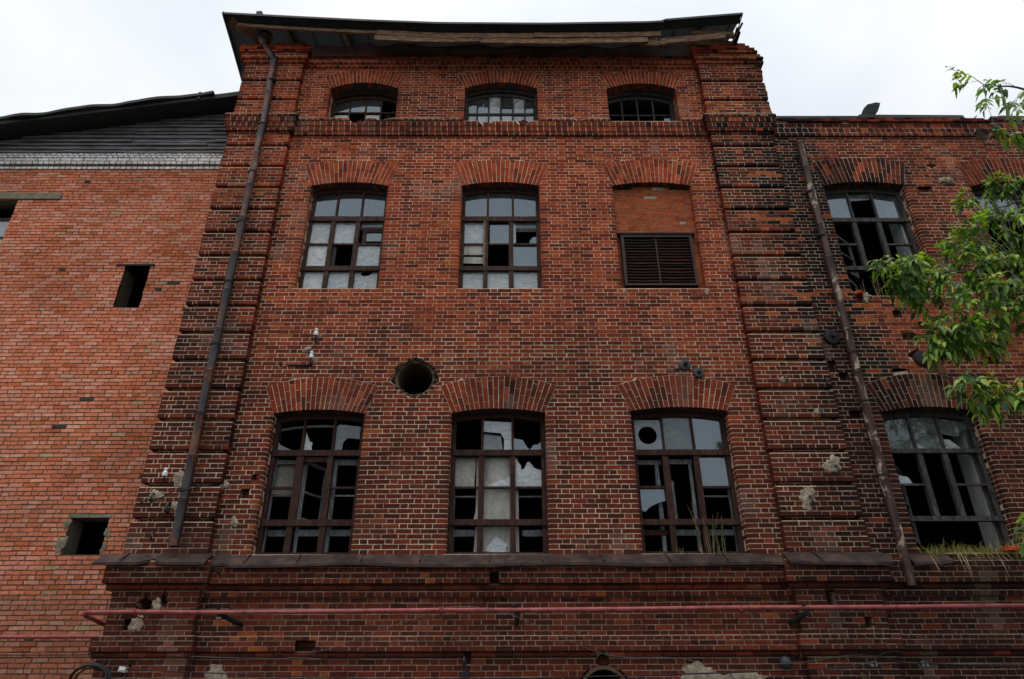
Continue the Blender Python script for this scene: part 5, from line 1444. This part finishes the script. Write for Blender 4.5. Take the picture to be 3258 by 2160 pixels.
WG = [(.05, .10, .02), (.09, .15, .03), (.035, .07, .02)]
def weed(x, y, z, h, n, label, lean=(0, 0), leafy=1., dry=.3, spread=.12, group=None, L=.05):
    e = empty('weed', (x, y, z), label, 'weed', group)
    st = MB(); lv = MB()
    for k in range(n):
        b = Vector((x + U(-spread, spread), y + U(-.03, .05), z - .02)); hh = h * U(.45, 1.)
        lx, ly = lean[0] + U(-.22, .22), lean[1] + U(-.15, .1)
        P = [b + Vector((lx * hh * t * t, ly * hh * t * t, hh * t)) for t in (0, .25, .5, .75, 1)]
        st.tube(P, [.005, .0045, .0035, .003, .0015], 4)
        isdry = R() < dry
        for i in range(int(hh / .022)):
            t = U(.1, 1.); a = P[min(3, int(t * 4))].lerp(P[min(4, int(t * 4) + 1)], t * 4 - int(t * 4))
            if isdry:
                if R() < .35: st.tube([a, a + rv(.5) * .09 + Vector((0, 0, .05))], .0016, 3)
            elif R() < leafy:
                c = random.choice(WG); leaflet(lv, a, Vector((U(-1, 1), U(-1, .6), U(-.1, .7))), Vector((0, -.3, 1)) + rv(.4), L * U(.5, 1.1), L * U(.2, .4), tuple(v * U(.8, 1.3) for v in c), U(.1, .7))
    st.build('stalks', 'straw', e)
    if lv.f: lv.build('leaves', 'weed', e, attr=True)
weed(-2.56, .24, 10.83, .55, 3, 'feathery green weed in the open light of the small top window', (.1, -.1), 1., 0., .05, L=.045)
weed(-2.72, .22, 10.82, .45, 4, 'dry brown stalks beside the feathery weed of the small top window', (.05, -.1), .6, .9, .05)
weed(-3.3, .25, 10.83, .22, 3, 'short dry stalks in the middle light of the small top window', (0, 0), .5, .9, .06)
weed(-.55, .12, 10.74, .26, 4, 'tuft of green weeds on the sill of the six light window', (0, -.1), 1., .2, .1)
weed(.0, .10, 10.73, .20, 4, 'low green weeds under the torn panes of the six light window', (0, -.1), 1., .2, .2)
weed(3.12, -.02, 1.99, .62, 13, 'tall green and dry weeds on the ledge before the zinc vent window', (0, -.1), 1., .25, .18)
weed(2.93, .0, 1.99, .85, 2, 'two long dry stalks leaning on the zinc vent window', (-.12, -.05), .3, 1., .03)
weed(2.35, .02, 1.99, .10, 4, 'low pale scraps of weed at the corner of the zinc vent window', (0, -.1), 1., .3, .08)
weed(2.62, .03, 1.99, .2, 3, 'short weed at the middle of the zinc vent window', (.1, 0), .8, .6, .06)
weed(6.86, .0, 6.54, .50, 6, 'weeds with pale stalks growing from the broken window sill', (0, -.1), .5, .6, .14)
weed(6.50, .06, 6.52, .42, 3, 'thin dry weed at the near corner of the broken window sill', (0, -.05), .6, .5, .06)
weed(7.45, .05, 6.56, .35, 3, 'thin weed by the rubble on the broken window sill', (0, -.05), .6, .5, .06)
weed(7.35, -.03, 5.02, .34, 14, 'bushy green sapling rooted in the cracked wall above the blackened arch', (.2, -.5), 1., .1, .16)
weed(7.45, -.03, 4.86, .25, 8, 'low green growth on top of the blackened arch', (.0, -.5), 1., .2, .3)
weed(7.02, .02, 5.50, .28, 5, 'small green sprouts in a wall crack below the broken sill', (0, -.3), 1., .1, .06)
weed(4.92, -.2, .20, .17, 9, 'small bright green shrub top by the cables at the wall foot', (0, -.1), 1., 0., .10, L=.06)
m = MB(); m.tube([(7.20, -.04, 5.35), (7.24, -.16, 5.22), (7.32, -.14, 5.05), (7.40, -.06, 4.92), (7.48, -.05, 4.75), (7.66, -.04, 4.5)], [.014, .013, .011, .009, .007, .003], 6)
tag(m.build('dead_branch', 'twig', smooth=True), 'pale bare branch curving down over the blackened arch', 'branch')
# dry grass in and below the lowest wing window
g_ = MB()
def blade(m, b, d, L, w, col):
    s = Vector((-d.y, d.x, 0)); s = s.normalized() if s.length > .01 else Vector((1, 0, 0))
    P = [b + d * L * t + Vector((0, 0, -1)) * L * .55 * t * t for t in (0, .35, .7, 1.)]
    for (p, q), (a, c) in zip(zip(P, P[1:]), ((1, .8), (.8, .5), (.5, .05))):
        m.face([p - s * w * a, p + s * w * a, q + s * w * c, q - s * w * c], (*col, 1))
for k in range(950):
    x = U(6.25, 7.9) if R() < .75 else U(7.2, 8.6); y = U(-.12, .35); z = 2.0
    if x > 7.75: y = U(-.2, -.05)
    col = lerp((.48, .40, .19), (.24, .21, .08), R()) if R() < .80 else lerp((.06, .11, .025), (.10, .16, .03), R())
    d = Vector((U(-.6, .6), U(-.7, .35), U(.5, 1.2))).normalized()
    if y < -.02 and R() < .6: d = Vector((U(-.4, .6), -.7, U(-.5, .5))).normalized()
    blade(g_, Vector((x, y, z + U(-.06, .02))), d, U(.12, .42) * (1.3 if R() < .25 else .8), .0048, col)
o_ = g_.build('dry_grass', 'weed', attr=True)
tag(o_, 'straw coloured and green grass matted on the crumbling sill of the lowest wing window', 'grass', kind='stuff')
# crumbled sill bricks of the wing window and loose bricks on the broken sill
def loose(x, y, z, r, label):
    m = MB(); rot = (Vector((x, y, z)), Matrix.Rotation(r, 3, 'Z') @ Matrix.Rotation(U(-.3, .3), 3, 'Y'))
    m.box(x - .12, x + .12, y - .06, y + .06, z - .03, z + .03, .01, rot, col=(*lerp(BR[0], BR[1], R()), 1))
    tag(m.build('loose_brick', 'brick', attr=True), label, 'brick', 'loose bricks on the crumbling sills')
loose(7.58, .02, 6.60, .3, 'loose orange brick at the far corner of the broken upper sill'); loose(7.42, -.02, 6.585, -.5, 'tilted loose brick among the rubble of the broken upper sill'); loose(6.42, .02, 6.575, .8, 'loose brick by the near corner of the broken upper sill')
loose(7.55, -.12, 2.03, .25, 'loose brick lying in the dry grass of the lowest wing window'); loose(7.95, -.12, 2.02, -.1, 'orange loose brick at the far end of the grassy sill')
# ------------------------------------------------------------------ sky, sun and camera
wd = bpy.data.worlds.new('World'); SC.world = wd; wd.use_nodes = True
nt = wd.node_tree; nt.nodes.clear()
out = nt.nodes.new('ShaderNodeOutputWorld')
bg = nt.nodes.new('ShaderNodeBackground')
sky = nt.nodes.new('ShaderNodeTexSky'); sky.sky_type = 'NISHITA'; sky.sun_disc = False
SUN_EL, SUN_AZ = math.radians(74), math.radians(205)
sky.sun_elevation = SUN_EL; sky.sun_rotation = SUN_AZ
tc = nt.nodes.new('ShaderNodeTexCoord')
mp = nt.nodes.new('ShaderNodeMapping'); mp.inputs['Scale'].default_value = (1.2, 1.2, 2.2); mp.inputs['Location'].default_value = (.3, .9, .2)
nt.links.new(tc.outputs['Generated'], mp.inputs[0])
nz = nt.nodes.new('ShaderNodeTexNoise'); nz.inputs['Scale'].default_value = 2.0; nz.inputs['Detail'].default_value = 6; nz.inputs['Roughness'].default_value = .45
nt.links.new(mp.outputs[0], nz.inputs['Vector'])
cl = ramp(nt, nz.outputs['Fac'], [(.34, (7.3, 7.9, 8.7)), (.50, (8.6, 9.0, 9.45)), (.64, (9.6, 9.75, 9.85))])
sx = nt.nodes.new('ShaderNodeSeparateXYZ'); nt.links.new(tc.outputs['Generated'], sx.inputs[0])
zen = nt.nodes.new('ShaderNodeMapRange'); zen.inputs[1].default_value = .0; zen.inputs[2].default_value = 1.; zen.inputs[3].default_value = .72; zen.inputs[4].default_value = 1.10
nt.links.new(sx.outputs[2], zen.inputs[0])
cl = mixc(nt, 1., cl, zen.outputs[0], 'MULTIPLY')          # an overcast sky is brightest overhead
mx = mixc(nt, .97, sky.outputs[0], cl)
nt.links.new(mx, bg.inputs[0]); bg.inputs[1].default_value = .10
nt.links.new(bg.outputs[0], out.inputs[0])
sd = bpy.data.lights.new('sun', 'SUN'); sd.energy = SUNE; sd.angle = math.radians(40); sd.color = (1, .97, .93)
so = bpy.data.objects.new('sun', sd); COL.objects.link(so)
d = Vector((math.sin(SUN_AZ) * math.cos(SUN_EL), math.cos(SUN_AZ) * math.cos(SUN_EL), math.sin(SUN_EL)))
so.rotation_euler = d.to_track_quat('Z', 'Y').to_euler()

pitch, roll, yaw = math.radians(27.7615), math.radians(-.21282), math.radians(.3818)
cy, sy, cp, sp, cr, sr = math.cos(yaw), math.sin(yaw), math.cos(pitch), math.sin(pitch), math.cos(roll), math.sin(roll)
fw = Vector((sy * cp, cy * cp, sp)); r0 = Vector((cy, -sy, 0)); u0 = r0.cross(fw)
rt = r0 * cr + u0 * sr; up = u0 * cr - r0 * sr
cd = bpy.data.cameras.new('camera'); cam = bpy.data.objects.new('camera', cd); COL.objects.link(cam)
mat = Matrix((rt, up, -fw)).transposed().to_4x4()
mat.translation = Vector((0, CAM_Y, 0))
cam.matrix_world = mat
cd.sensor_width = 36; cd.lens = 2200 / 3258 * 36; cd.clip_end = 2000; cd.clip_start = .1
SC.camera = cam
SC.view_settings.view_transform = 'Standard'; SC.view_settings.look = 'None'
SC.view_settings.exposure = EXPO; SC.view_settings.gamma = 1
SC.cycles.max_bounces = 6; SC.cycles.transparent_max_bounces = 12
